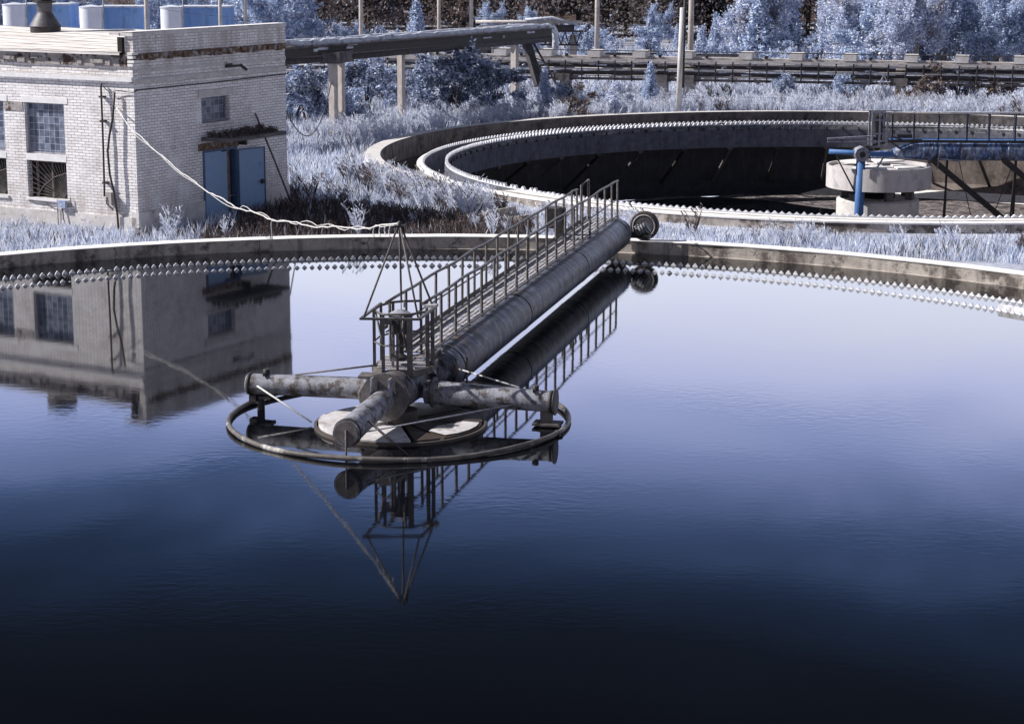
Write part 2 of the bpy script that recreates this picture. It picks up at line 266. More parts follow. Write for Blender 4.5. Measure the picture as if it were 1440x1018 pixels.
# ------------------------------------------------------------------ mesh builder
ORG = {}
def tag(o, label=None, cat=None, group=None, kind=None):
    if label: o['label'] = label
    if cat: o['category'] = cat
    if group: o['group'] = group
    if kind: o['kind'] = kind
    return o
def thing(name, loc, label, cat, group=None):
    o = bpy.data.objects.new(name, None); COL.objects.link(o); o.location = loc
    o.empty_display_size = .3; ORG[o] = Vector(loc)
    return tag(o, label, cat, group)
class MB:
    def __init__(s): s.v = []; s.f = []; s.uv = {}; s.sm = []
    def quad(s, pts, uv=None, sm=False):
        i = len(s.v); s.v += [tuple(p) for p in pts]; s.f.append(tuple(range(i, i + len(pts)))); s.sm.append(sm)
        if uv: s.uv[len(s.f) - 1] = uv
        return s
    def box(s, c, sz, az=0, tilt=None):
        """box centred at c, size along local x(right) y(forward) z; az turns +y towards +x"""
        hx, hy, hz = sz[0] / 2, sz[1] / 2, sz[2] / 2
        R = Matrix.Rotation(-az, 3, 'Z')
        if tilt is not None: R = R @ Matrix.Rotation(tilt, 3, 'X')
        P = [Vector(c) + R @ Vector((x * hx, y * hy, z * hz)) for x, y, z in
             ((-1, -1, -1), (1, -1, -1), (1, 1, -1), (-1, 1, -1), (-1, -1, 1), (1, -1, 1), (1, 1, 1), (-1, 1, 1))]
        i = len(s.v); s.v += [tuple(p) for p in P]
        for f in ((0, 3, 2, 1), (4, 5, 6, 7), (0, 1, 5, 4), (1, 2, 6, 5), (2, 3, 7, 6), (3, 0, 4, 7)):
            s.f.append(tuple(i + k for k in f)); s.sm.append(False)
        return s
    def beam(s, a, b, w, h):
        a, b = Vector(a), Vector(b); d = b - a; l = d.length
        az = atan2(d.x, d.y); t = atan2(d.z, hypot(d.x, d.y))
        return s.box((a + b) / 2, (w, l, h), az, t)
    def tube(s, pts, r, n=8, caps=True, closed=False):
        pts = [Vector(p) for p in pts]; m = len(pts)
        rr = r if isinstance(r, (list, tuple)) else [r] * m
        i0 = len(s.v); up = None
        for k, p in enumerate(pts):
            if closed: d = pts[(k + 1) % m] - pts[k - 1]
            else: d = pts[min(k + 1, m - 1)] - pts[max(k - 1, 0)]
            d.normalize()
            if up is None:
                up = Vector((0, 0, 1)) if abs(d.z) < .9 else Vector((0, 1, 0))
            a = d.cross(up); a.normalize(); b = a.cross(d); b.normalize(); up = b
            for j in range(n):
                t = 2 * pi * j / n; s.v.append(tuple(p + (a * cos(t) + b * sin(t)) * rr[k]))
        for k in range(m if closed else m - 1):
            for j in range(n):
                A = i0 + k * n; B = i0 + ((k + 1) % m) * n
                s.f.append((A + j, A + (j + 1) % n, B + (j + 1) % n, B + j)); s.sm.append(n > 5)
        if caps and not closed:
            s.f.append(tuple(i0 + j for j in reversed(range(n)))); s.sm.append(False)
            s.f.append(tuple(i0 + (m - 1) * n + j for j in range(n))); s.sm.append(False)
        return s
    def lathe(s, prof, c, n=32, a0=0, a1=2 * pi, sharp=True, z0=0, fn=None):
        """prof: list of (r,z); ring angles az from a0 to a1"""
        full = abs(a1 - a0 - 2 * pi) < 1e-6; cnt = n if full else n + 1
        for (ra, za), (rb, zb) in zip(prof[:-1], prof[1:]):
            i = len(s.v)
            for j in range(cnt):
                a = a0 + (a1 - a0) * j / n
                s.v.append((c[0] + ra * sin(a), c[1] + ra * cos(a), z0 + za)); s.v.append((c[0] + rb * sin(a), c[1] + rb * cos(a), z0 + zb))
            for j in range(n):
                k = (j + 1) % cnt
                s.f.append((i + 2 * j, i + 2 * k, i + 2 * k + 1, i + 2 * j + 1)); s.sm.append(True)
        return s
    def build(s, name, mat, parent=None, loc=None, label=None, cat=None, group=None, kind=None):
        o = ORG[parent] if parent is not None else Vector(loc or (0, 0, 0))
        me = bpy.data.meshes.new(name)
        me.from_pydata([(x - o.x, y - o.y, z - o.z) for x, y, z in s.v], [], s.f)
        me.polygons.foreach_set('use_smooth', s.sm if len(s.sm) == len(s.f) else [False] * len(s.f))
        if s.uv:
            ul = me.uv_layers.new(name='UVMap')
            for fi, uv in s.uv.items():
                p = me.polygons[fi]
                for li, q in zip(p.loop_indices, uv): ul.data[li].uv = q
        me.materials.append(MT[mat]); me.update()
        ob = bpy.data.objects.new(name, me); COL.objects.link(ob)
        if parent is not None: ob.parent = parent
        else: ob.location = o
        ORG[ob] = o
        return tag(ob, label, cat, group, kind)
def copy_tree(o, loc, rz=0, sc=1, label=None):
    r = o.copy(); COL.objects.link(r); r.location = loc; r.rotation_euler = (0, 0, rz); r.scale = (sc, sc, sc) if not isinstance(sc, tuple) else sc
    if label: r['label'] = label
    for ch in list(o.children):
        c = ch.copy(); COL.objects.link(c); c.parent = r
        for g in ch.children:
            d = g.copy(); COL.objects.link(d); d.parent = c
    return r
def sstep(a, b, x):
    t = max(0, min(1, (x - a) / (b - a))); return t * t * (3 - 2 * t)

# ------------------------------------------------------------------ ground
B0 = (-10.91, 57.97); AR = radians(29); AL = radians(-61)
def bl(s, z, out=0, wall='R'):
    """point on a wall of the building: s metres from the corner, out metres in front"""
    if wall == 'R': a = AR; n = (cos(AR), -sin(AR))
    else: a = AL; n = (-cos(AL), sin(AL)) if False else (sin(AL - pi / 2), cos(AL - pi / 2))
    return (B0[0] + s * sin(a) + n[0] * out, B0[1] + s * cos(a) + n[1] * out, z)
def hole2(a):
    """radius of the cut-out of the far tank by azimuth"""
    d = abs(math.degrees(math.atan2(sin(a - pi), cos(a - pi))))   # 0 = towards camera
    return 18.15 + 1.75 * sstep(58, 66, d)
def gh(x, y):
    dx, dy = x - C2[0], y - C2[1]; d2 = hypot(dx, dy); d1 = hypot(x - C1[0], y - C1[1])
    fr = sstep(.30, .75, -dy / max(d2, .1))
    z = -.10 - .25 * (1 - sstep(21, 26, d2))
    z = z + (-.86 - z) * fr * (1 - sstep(20.5, 29, d2))
    z = z + (.12 - z) * (1 - sstep(20.6, 24.5, d1))
    z += .10 * (noise.noise(Vector((x * .35, y * .35, 0)))) * sstep(20.5, 22, d1) * sstep(20.5, 22, d2)
    far = sstep(120, 220, hypot(x, y)); z += far * 1.2 * noise.noise(Vector((x * .02, y * .02, 3)))
    return z
def in_tank(x, y, m=0):
    if hypot(x - C1[0], y - C1[1]) < 20.5 + m: return True
    dx, dy = x - C2[0], y - C2[1]; d = hypot(dx, dy)
    if d < 18.3 + m: return True
    return d < hole2(atan2(dx, dy)) + .5 + m
def in_build(x, y, m=0):
    dx, dy = x - B0[0], y - B0[1]
    s = dx * sin(AR) + dy * cos(AR); t = dx * sin(AL) + dy * cos(AL)
    return -m < s < 7.5 + m and -m < t < 14 + m
def make_ground():
    pts = []; rnd = random.Random(2)
    y = -30
    while y < 150:
        x = -60
        while x < 75:
            px, py = x + rnd.uniform(-.3, .3), y + rnd.uniform(-.3, .3)
            if not in_tank(px, py, .5): pts.append((px, py))
            x += 1.5
        y += 1.5
    for r, n in ((130, 60), (190, 50), (300, 50), (600, 40), (1500, 40), (4000, 40)):
        for k in range(n):
            p = (8 + r * sin(2 * pi * k / n), 60 + r * cos(2 * pi * k / n))
            pts.append(p)
    pts = [p for p in pts if not (hypot(p[0] - 8, p[1] - 60) > 4001)]
    edges = []
    for c, R in ((C1, lambda a: 20.1), (C2, hole2)):
        i = len(pts); n = 160
        for k in range(n):
            a = 2 * pi * k / n; pts.append((c[0] + R(a) * sin(a), c[1] + R(a) * cos(a)))
        edges += [(i + k, i + (k + 1) % n) for k in range(n)]
    V, Ed, F, *_ = delaunay_2d_cdt([Vector(p) for p in pts], edges, [], 0, 1e-5)
    mb = MB(); mb.v = [(p.x, p.y, gh(p.x, p.y)) for p in V]
    for f in F:
        cx = sum(V[i].x for i in f) / 3; cy = sum(V[i].y for i in f) / 3
        if hypot(cx - C1[0], cy - C1[1]) < 20.08: continue
        if hypot(cx - C2[0], cy - C2[1]) < hole2(atan2(cx - C2[0], cy - C2[1])) - .02: continue
        mb.f.append(tuple(f)); mb.sm.append(True)
    mb.build('ground', 'ground', kind='structure')
make_ground()

# ------------------------------------------------------------------ near tank (full of water)
w = MB(); n = 256
w.v = [(C1[0], C1[1], 0)] + [(C1[0] + 20.02 * sin(2 * pi * k / n), C1[1] + 20.02 * cos(2 * pi * k / n), 0) for k in range(n)]
w.f = [(0, 1 + (k + 1) % n, 1 + k) for k in range(n)]; w.sm = [False] * n
w.build('water', 'water', kind='structure')
t1 = thing('basin_wall', (C1[0], C1[1], 0), 'round concrete wall of the water filled settling tank in front', 'tank wall')
MB().lathe([(20.0, .325), (20.0, .015), (19.93, .0), (19.93, -1.2)], C1, 220).lathe([(20.5, -1), (20.5, .325)], C1, 220).build('wall', 'concrete', t1)
cap = MB()
rnd = random.Random(5)
prof = []
for k in range(220):
    a = 2 * pi * k / 220; prof.append(a)
i0 = 0
for k, a in enumerate(prof):
    e = rnd.uniform(-.012, .012); h = rnd.uniform(-.004, .004)
    for r, z in ((20.0 - .02 + e, .322), (19.975 + e, .342 + h), (20.52, .342 + h), (20.54 + e, .322)):
        cap.v.append((C1[0] + r * sin(a), C1[1] + r * cos(a), z))
for k in range(220):
    A = k * 4; B = ((k + 1) % 220) * 4
    for j in range(3): cap.f.append((A + j, B + j, B + j + 1, A + j + 1)); cap.sm.append(False)
cap.build('rim', 'rim_top', t1)
def weir(c, R, zb, zt, th, pitch, name, label, mat='weir_white', plate=None, a0=0, a1=2 * pi, jitter=0, parent=None, wid=.36):
    """one continuous notched strip: a thin plate whose top edge is cut into teeth"""
    cnt = int((a1 - a0) * R / pitch); rnd = random.Random(int(R * 10)); full = abs(a1 - a0 - 2 * pi) < 1e-6
    prof = []
    for k in range(cnt):
        a = a0 + (a1 - a0) * (k + .5) / cnt; hw = wid * pitch / R * rnd.uniform(.85, 1.1); h = (zt + rnd.uniform(-1, 1) * jitter) - zb
        if jitter and rnd.random() < .04: h *= .25
        for q, u in ((-1.0, 0), (-.95, .3), (-.15, 1), (.15, 1), (.95, .3), (1.0, 0)): prof.append((a + q * hw, zb + h * u))
    mb = MB(); m = len(prof)
    for a, z in prof:
        for r, zz in ((R, zb - .03), (R, z), (R + th, z), (R + th, zb - .03)): mb.v.append((c[0] + r * sin(a), c[1] + r * cos(a), zz))
    for k in range(m if full else m - 1):
        A = 4 * k; B = 4 * ((k + 1) % m)
        for q in range(3): mb.f.append((A + q, B + q, B + q + 1, A + q + 1)); mb.sm.append(False)
    if parent is not None: return mb.build(name, mat, parent)
    t = thing(name, (c[0], c[1], 0), label, 'weir')
    mb.build('teeth', mat, t)
    if plate: MB().lathe([(R - .01, plate[0]), (R - .01, plate[1]), (R + th + .01, plate[1]), (R + th + .01, plate[0])], c, 200, a0, a1).build('plate', 'concrete_stain', t)
    return t
weir(C1, 18.2, -.01, .086, .03, .196, 'toothed_weir', 'outer ring of pale teeth standing in the water below the near concrete wall', jitter=.014, plate=(-.6, -.05), wid=.36)
weir(C1, 16.99, -.01, .072, .03, .196, 'toothed_weir', 'inner ring of pale teeth around the open water of the near tank', jitter=.014, plate=(-.6, -.05), wid=.36)
# exposed white weir panel at the right
pn = MB().lathe([(17.02, -.1), (17.02, .13), (17.10, .15), (17.12, -.1)], C1, 20, radians(51.2), radians(62))
pn.build('weir_panel', 'weir_old', loc=(C1[0], C1[1], 0), label='white plate between the two rows of teeth at the right edge', cat='panel')

# ------------------------------------------------------------------ scraper bridge on the near tank
AZ = radians(13.2)
def bp(s, t, z): return (C1[0] + s * sin(AZ) + t * cos(AZ), C1[1] + s * cos(AZ) - t * sin(AZ), z)
br = thing('scraper_bridge', (C1[0], C1[1], 0), 'long rusty scraper bridge with railings over the water of the near tank', 'bridge')
PT = .42; PR = .42; PZ = .62
pts = [bp(1.0, PT, PZ), bp(1.15, PT, PZ), bp(6, PT, PZ), bp(12, PT, PZ), bp(19.3, PT, PZ), bp(19.62, PT, PZ - .02)]
MB().tube(pts, [PR * .9, PR, PR, PR, PR, PR * .88], 28).build('main_pipe', 'pipe', br)
for s in (1.5, 7.1, 13.4, 18.9):
    MB().tube([bp(s - .05, PT, PZ), bp(s + .05, PT, PZ)], PR + .008, 28).build('weld_band', 'pipe', br)
# walkway
FZ = 1.0; TR = .40; TL = -.27; HZ = 2.05
dk = MB()
for j in range(6):
    t = TL + .05 + j * .105
    dk.beam(bp(.9, t, FZ), bp(19.55, t, FZ), .062, .022)
dk.build('walkway_slats', 'deck', br)
for k in range(19):
    s = 1.3 + k * 1.02; MB().beam(bp(s, TL - .02, FZ - .06), bp(s, TR + .02, FZ - .06), .06, .06).build('cross_bearer', 'darksteel', br)
for t, nm in ((TR + .03, 'edge_channel'), (TL - .03, 'edge_channel')):
    MB().beam(bp(.8, t, FZ - .03), bp(19.6, t, FZ - .03), .035, .13).build(nm, 'rail', br)
MB().beam(bp(.8, TL, FZ + .13), bp(18.6, TL, FZ + .13), .02, .10).build('toe_board', 'darksteel', br)
MB().beam(bp(.8, TR + .03, FZ + .10), bp(19.5, TR + .03, FZ + .10), .02, .035).build('toe_board', 'rail', br)
rs = [.35 + 1.02 * k for k in range(19)] + [19.55]
def sag(s): return HZ + (.03 if s < 18 else .03 - .0 * s)
for t, stations, s1 in ((TR, rs, 19.6), (TL, [x for x in rs if x < 17.3] + [17.35], 17.38)):
    zs = []
    top = []
    for k in range(30):
        s = .1 + (s1 - .1) * k / 29
        top.append(bp(s, t + .012 * sin(s * 1.7), HZ + .012 * sin(s * 2.3 + t)))
    top[-1] = bp(s1, t, HZ - .03)
    MB().tube(top, .028, 6).build('handrail', 'rail', br, label='right handrail' if t > 0 else 'left handrail')
    MB().tube([bp(.1, t, FZ + .52), bp(s1 * .5, t + .01, FZ + .50), bp(s1, t, FZ + .52)], .018, 5).build('mid_rail', 'rail', br)
    for s in stations:
        l = rnd.uniform(-.012, .012)
        MB().beam(bp(s, t, FZ - .12), bp(s + l, t + l, HZ), .044, .042 if t > 0 else .038).build('post', 'rail', br)
MB().tube([bp(17.9, TL, FZ), bp(17.9, TL, HZ + .02), bp(18.85, TL, HZ + .06), bp(18.95, TL, FZ)], .034, 6).build('gate_hoop', 'rail', br)
# electrical box beside the left rail
MB().box(bp(15.4, TL - .22, 1.55), (.32, .5, .5), AZ).box(bp(16.1, TL - .16, 1.35), (.18, .3, .7), AZ).build('control_box', 'darksteel', br)
# wheel carriage
WS = 20.15; WT = 1.05
wh = bp(WS, WT, .345 + .40)
cg = MB(); cg.box(bp(19.75, .75, .55), (1.0, .3, .16), AZ).box(bp(19.55, .45, .42), (.34, .34, .34), AZ).box(bp(19.7, 1.18, .5), (.2, .4, .12), AZ); cg.build('carriage', 'darksteel', br)
def wheelpts(c, R, wd, az, n=32):
    a = Vector((sin(az), cos(az), 0)); return a
ax = Vector((sin(AZ), cos(AZ), 0))
wc = Vector(wh)
wl = MB().tube([wc - ax * .11, wc - ax * .085, wc + ax * .085, wc + ax * .11], [.36, .395, .395, .36], 36).build('wheel', 'rubber', br)
MB().tube([wc - ax * .13, wc - ax * .112], [.25, .27], 30).build('rim_disc', 'rust', wl)
rg = MB()
ringp = []
for k in range(36):
    a = 2 * pi * k / 36; side = Vector((cos(AZ), -sin(AZ), 0))
    ringp.append(wc - ax * .12 + side * cos(a) * .30 + Vector((0, 0, 1)) * sin(a) * .30)
rg.tube(ringp, .02, 6, closed=True); rg.build('rim_ring', 'deck', wl)
mc = wc - ax * .42
side = Vector((cos(AZ), -sin(AZ), 0))
mt = MB().tube([mc - side * .16 - Vector((0, 0, .14)), mc + side * .16 + Vector((0, 0, .05))], .17, 14)
mt.build('drive_motor', 'greysteel', br)
fin = MB()
for k in range(5):
    p = mc + side * (-.14 + .07 * k) + Vector((0, 0, -.13 + .045 * k)); d = (side * .32 + Vector((0, 0, .19))).normalized()
    fin.tube([p - d * .012, p + d * .012], .187, 14)
fin.build('motor_fins', 'darksteel', br)
# hub: flanged end of the bridge tube, gussets, arms
hz = .58
hub0 = bp(-.95, .02, hz)
MB().tube([bp(-.95, .02, hz), bp(1.1, .1, hz)], .36, 28).build('hub_pipe', 'pipe', br)
MB().tube([bp(1.55, .42, PZ), bp(.6, .2, hz + .02)], [.42, .38], 24).build('elbow', 'pipe', br)
MB().tube([bp(-1.02, .02, hz), bp(-.96, .02, hz)], .43, 32).build('end_flange', 'rust', br, label='round rusty flange above the front arm')
gs = MB()
for t in (-.16, .16):
    gs.quad([bp(-1.03, t, hz + .36), bp(-1.03, t * 1.1, hz + .02), bp(-1.40, t * .9, hz - .02), bp(-1.12, t, hz + .36)])
    gs.box(bp(-1.14, t, hz + .16), (.025, .16, .42), AZ)
gs.build('gusset', 'greysteel', br)
azR = AZ + pi / 2
def arm(direction, r0, r1, l0, l1, z0, z1, mat, lab, t0=0.):
    """direction: (ds,dt) unit in bridge coordinates"""
    ds, dt = direction
    P = lambda l, z: bp(ds * l + (-.05 if ds == 0 else 0), dt * l, z)
    a = MB().tube([P(l0, z0), P(l0 + .02, z0), P(l1 - .02, z1), P(l1, z1)], [r0, r0, r1, r1], 24).build('distribution_arm', mat, br, label=lab)
    MB().tube([P(l1 - .08, z1), P(l1 - .02, z1)], r1 + .016, 24).build('end_collar', 'darksteel', a)
    return P, a
P, a = arm((0, -1), .20, .185, .5, 2.86, .50, .47, 'arm', 'pale mottled arm pointing left')
MB().box(P(2.74, .22), (.22, .14, .12), azR).box(P(2.5, .25), (.3, .22, .06), azR).tube([P(2.62, .3), P(2.62, -.1)], .07, 8).build('foot_bracket', 'darksteel', a)
MB().tube([P(2.5, .62), P(2.5, .76)], .06, 8).box(P(2.5, .68), (.04, .3, .05), AZ).build('valve_cap', 'darksteel', a)
P, a = arm((0, 1), .215, .185, .5, 2.84, .50, .44, 'arm', 'dark arm pointing right with pale worn top')
MB().box(P(2.7, .18), (.16, .2, .34), azR).tube([P(2.62, .1), P(2.62, -.1)], .09, 8).box(P(2.72, .05), (.34, .5, .04), azR).build('foot_bracket', 'rust', a)
MB().tube([P(2.5, .58), P(2.5, .72)], .06, 8).box(P(2.5, .64), (.04, .3, .05), AZ).build('valve_cap', 'darksteel', a)
MB().tube([P(2.84, .44), P(2.87, .44)], .235, 24).build('end_plate', 'darksteel', a)
P, a = arm((-1, 0), .20, .225, 1.0, 3.1, hz - .04, .44, 'arm', 'short thick arm pointing at the viewer')
MB().tube([P(3.115, .44), P(3.13, .44)], .20, 24).build('end_plug', 'rust', a)
MB().tube([P(3.14, .5), P(3.14, -.25)], .018, 6).build('drop_rod', 'rail', a)
# flange rings on side arms and the open elbow bracket at the left of the hub
MB().tube([bp(-.05, .62, .5), bp(-.05, .68, .5)], .27, 24).build('joint_flange', 'rust', br)
MB().tube([bp(-.05, -.5, .5), bp(-.05, -.56, .5)], .26, 24).build('joint_flange', 'darksteel', br)
ob = MB()
ob.tube([bp(-.55, -.3, .68), bp(-.5, -.52, .64), bp(-.45, -.60, .5), bp(-.45, -.58, .36), bp(-.5, -.4, .30)], .05, 6)
ob.box(bp(-.6, -.3, .86), (.5, .25, .05), AZ, .1).box(bp(-.5, -.3, .30), (.55, .25, .05), AZ)
ob.build('saddle_bracket', 'rust', br)
# platform
PZ0 = .93
W = lambda x, y, z: (x, y, z)
fl = MB()
for j in range(7):
    y = 34.62 + j * .19; xa = -2.40 if j else -2.22; xb = -1.48 if j else -1.72
    fl.beam((xa, y, PZ0), (xb, y + .02, PZ0), .13, .02)
fl.build('platform_floor', 'deck', br)
PLN = [(-2.48, 34.92), (-2.27, 34.52), (-1.78, 34.52), (-1.44, 34.84), (-1.36, 35.5), (-1.6, 35.95), (-2.3, 35.75)]
fe = MB()
for (xa, ya), (xb, yb) in zip(PLN, PLN[1:] + PLN[:1]): fe.beam((xa, ya, PZ0 - .05), (xb, yb, PZ0 - .05), .05, .11)
fe.build('platform_frame', 'rail', br)
for x, y, wd_ in ((-2.45, 34.88, .055), (-2.27, 34.52, .06), (-2.02, 34.55, .045), (-1.80, 34.52, .10), (-1.50, 34.84, .07), (-1.42, 35.05, .07), (-2.36, 35.4, .05), (-2.16, 35.72, .05), (-1.66, 35.85, .05), (-2.0, 35.8, .05)):
    MB().beam((x, y, PZ0 - .08), (x, y, 1.93 if abs(x + 2.02) > .05 else 1.6), wd_, wd_ * .8).build('platform_post', 'rail', br)
for z in (1.94, 1.38):
    MB().tube([(x, y, z + .0) for x, y in ((-1.66, 35.88), (-2.0, 35.82), (-2.16, 35.74), (-2.38, 35.4), (-2.46, 34.9), (-2.27, 34.5), (-1.79, 34.5), (-1.46, 34.86), (-1.42, 35.06))], .024 if z > 1.5 else .018, 6).build('platform_rail', 'rail', br)
MB().tube([(-1.85, 34.52, 1.30), (-1.93, 34.6, 1.65), (-1.90, 34.55, 1.93)], .022, 6).tube([(-2.42, 34.8, 1.93), (-2.3, 34.7, 1.45), (-2.27, 34.55, 1.0)], .02, 6).build('brace_rod', 'rail', br)
# four legged cable mast above the platform
ap = (C1[0] + .02, C1[1], 3.5)
quad4 = [(-2.57, 34.08, 1.97), (-2.0, 35.55, 1.98), (-1.63, 34.08, 1.97), (-1.40, 34.98, 1.98)]
MB().beam((-2.64, 34.0, 1.96), (-1.60, 34.0, 1.95), .05, .04).beam((-1.60, 34.0, 1.96), (-1.36, 35.05, 1.98), .05, .04).beam((-2.60, 34.02, 1.97), (-2.36, 35.45, 1.97), .04, .04).build('mast_base_bar', 'rail', br)
MB().box((-1.44, 34.95, 2.02), (.22, .22, .05), .2).build('mast_plate', 'deck', br)
for q in quad4: MB().tube([q, (ap[0] + (q[0] - ap[0]) * .06, ap[1] + (q[1] - ap[1]) * .06, 3.42)], .019, 6).build('mast_leg', 'rail', br)
MB().box((ap[0], ap[1], 3.44), (.18, .12, .04)).tube([(ap[0] - .07, ap[1], 3.42), (ap[0] - .07, ap[1], 3.34)], .028, 6).tube([(ap[0] + .07, ap[1], 3.42), (ap[0] + .07, ap[1], 3.34)], .028, 6).tube([(ap[0], ap[1], 3.42), (ap[0], ap[1], 3.52)], .028, 6).build('mast_head', 'darksteel', br)
MB().tube([(ap[0] + .02, ap[1], 3.4), (-1.98, 35.1, 2.4), (-1.97, 34.95, 1.95)], .009, 5).build('feed_cable', 'darksteel', br)
# vertical gear motor on the platform
gm = MB().lathe([(.0, .72), (.15, .72), (.17, .66), (.15, .62), (.14, .40), (.10, .34), (.055, .30), (.05, .0), (.12, -.06), (.12, -.12)], (-1.99, 35.0), 20, z0=1.15).build('gear_motor', 'darksteel', br)
MB().lathe([(0, .80), (.08, .78), (.19, .73), (.205, .70), (.17, .69)], (-1.99, 35.0), 20, z0=1.15).build('rain_hood', 'greysteel', gm)
MB().lathe([(0.0, .92), (.05, .8)], (-1.93, 35.2), 10, z0=1.15).build('cone_tip', 'greysteel', gm)
fb = MB()
for k in range(6): fb.box((-1.99 + .14 * sin(k), 35.0 + .14 * cos(k), 1.66), (.025, .05, .24), k)
fb.box((-2.2, 34.92, 1.74), (.16, .12, .1), AZ).box((-2.26, 34.9, 1.64), (.06, .2, .05), AZ)
fb.build('cooling_ribs', 'rust', gm)
MB().box((-2.12, 34.8, 1.2), (.04, .04, .5), AZ).build('motor_stand', 'rail', gm)
# stays
st = [((-2.45, 34.88, .95), bp(-.05, -1.95, .68), 'rail', .018), (bp(.95, .85, .72), bp(-.02, 2.2, .66), 'cable_white', .014),
      (bp(-.15, -2.75, .52), bp(-.95, -1.35, .05), 'cable_white', .016), (bp(-2.85, .25, .42), bp(-.2, 2.2, .40), 'greysteel', .013),
      (bp(-2.6, .22, .55), bp(-2.75, .95, .02), 'darksteel', .022)]
for p, q, m_, r in st: MB().tube([p, q], r, 6).build('stay_rod', m_, br)
MB().beam(bp(1.0, .98, .95), bp(1.0, .98, .1), .04, .04).build('hanger', 'rail', br)
# floating ring baffle
rp = [(C1[0] + 3.02 * sin(2 * pi * k / 96), C1[1] + .02 - .25 + 3.02 * cos(2 * pi * k / 96), .05 + .012 * sin(k * .4)) for k in range(96)]
MB().tube(rp, .046, 10, closed=True).build('ring_baffle', 'ringsteel', br, label='thin steel hoop lying on the water around the arms')
MB().tube([bp(-.65, 3.0, .06), bp(-.8, 3.12, .0)], .04, 6).build('ring_clip', 'darksteel', br)
# centre well lid
lc = (-1.96, 34.25)
ld = thing('well_cover', (lc[0], lc[1], 0), 'round worn concrete cover at water level under the arms of the bridge', 'cover')
MB().lathe([(1.52, -.2), (1.52, .055), (1.47, .06)], lc, 64).build('side', 'lidrim', ld)
for A_a, A_b, m_, r_in in ((170, 228, 'disc', .1), (231, 285, 'disc', .1), (288, 346, 'disc', .1), (-11, 48, 'shadelid', .1), (51, 92, 'shadelid', .1), (95, 146, 'shadelid', .1), (149, 167, 'shadelid', .1)):  # darker slabs carry the platform shadow in their colour
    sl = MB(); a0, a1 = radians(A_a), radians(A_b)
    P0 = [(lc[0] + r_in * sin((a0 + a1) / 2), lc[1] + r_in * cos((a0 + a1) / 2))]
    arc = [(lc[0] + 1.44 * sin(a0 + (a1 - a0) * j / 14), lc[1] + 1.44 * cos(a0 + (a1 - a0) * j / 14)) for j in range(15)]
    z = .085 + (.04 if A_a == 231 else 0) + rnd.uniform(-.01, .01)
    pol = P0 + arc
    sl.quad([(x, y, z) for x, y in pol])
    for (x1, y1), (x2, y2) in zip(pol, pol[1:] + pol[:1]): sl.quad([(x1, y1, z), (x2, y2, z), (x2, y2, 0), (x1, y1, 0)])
    sl.build('slab', m_, ld, label='pale slab' if m_ == 'disc' else 'slab with shadow painted dark')
dp = MB(); pol = [(lc[0] + r_ * sin(radians(a_)), lc[1] + r_ * cos(radians(a_))) for r_, a_ in ((1.40, 97), (1.41, 108), (1.41, 120), (1.40, 132), (1.36, 143), (.95, 146), (.80, 125), (.92, 105), (1.1, 94))]
dp.quad([(x, y, .104) for x, y in pol]); dp.build('lit_patch', 'disc', ld)  # pale patch paints the sunlit spot between the shadows
MB().lathe([(.30, .30), (.30, 0)], lc, 24).lathe([(0, .30), (.30, .30)], lc, 24).build('centre_column', 'lidrim', ld)

# cable from the mast to the building
A = ap; Bq = bl(.66, 3.63, .06, 'L')
sz = [(0, 3.52), (.13, 3.50), (.6, 3.36), (1.66, 3.20), (3.94, 2.89), (6.48, 2.64), (8.75, 2.47), (11.91, 2.38), (15.12, 2.47), (18.73, 2.75), (23.12, 3.19), (25.0, 3.56)]
Lh = hypot(Bq[0] - A[0], Bq[1] - A[1])
def cabpt(s, z, j=0): return (A[0] + (Bq[0] - A[0]) * s / Lh, A[1] + (Bq[1] - A[1]) * s / Lh, z + j)
def dens(lst, step):
    out = []
    for (s0, z0), (s1, z1) in zip(lst[:-1], lst[1:]):
        k = max(1, int((s1 - s0) / step))
        for q in range(k):
            u = q / k; out.append((s0 + (s1 - s0) * u, z0 + (z1 - z0) * u))
    return out + [lst[-1]]
sz[-1] = (Lh, 3.63)
d0 = dens(sz, .35)
for q in range(3):
    for k in range(1, len(d0) - 1): d0[k] = (d0[k][0], (d0[k - 1][1] + 2 * d0[k][1] + d0[k + 1][1]) / 4)
oc = thing('overhead_cable', (A[0], A[1], 3.5), 'white slack cable strung from the bridge mast to the brick building', 'cable')
MB().tube([cabpt(s, z, .025 * sin(s * 2.1) + .012 * sin(s * 7)) for s, z in d0], .016, 6).build('main_cable', 'cable_white', oc)
MB().tube([cabpt(s, z, -.04 + .035 * sin(s * 1.3 + 1) + (.10 * abs(sin(s * 1.9)) if s < 11 and s > 1 else 0)) for s, z in d0], .009, 5).build('support_wire', 'cable_white', oc)
for s in (.5, .75, 1.05, 1.4, 8.4):
    z = min(d0, key=lambda q: abs(q[0] - s))[1]
    MB().tube([cabpt(s, z), cabpt(s + .08, z - .12), cabpt(s + .02, z - .2 - .25 * (s > 8))], .012, 5).build('loose_tie', 'cable_white', oc)

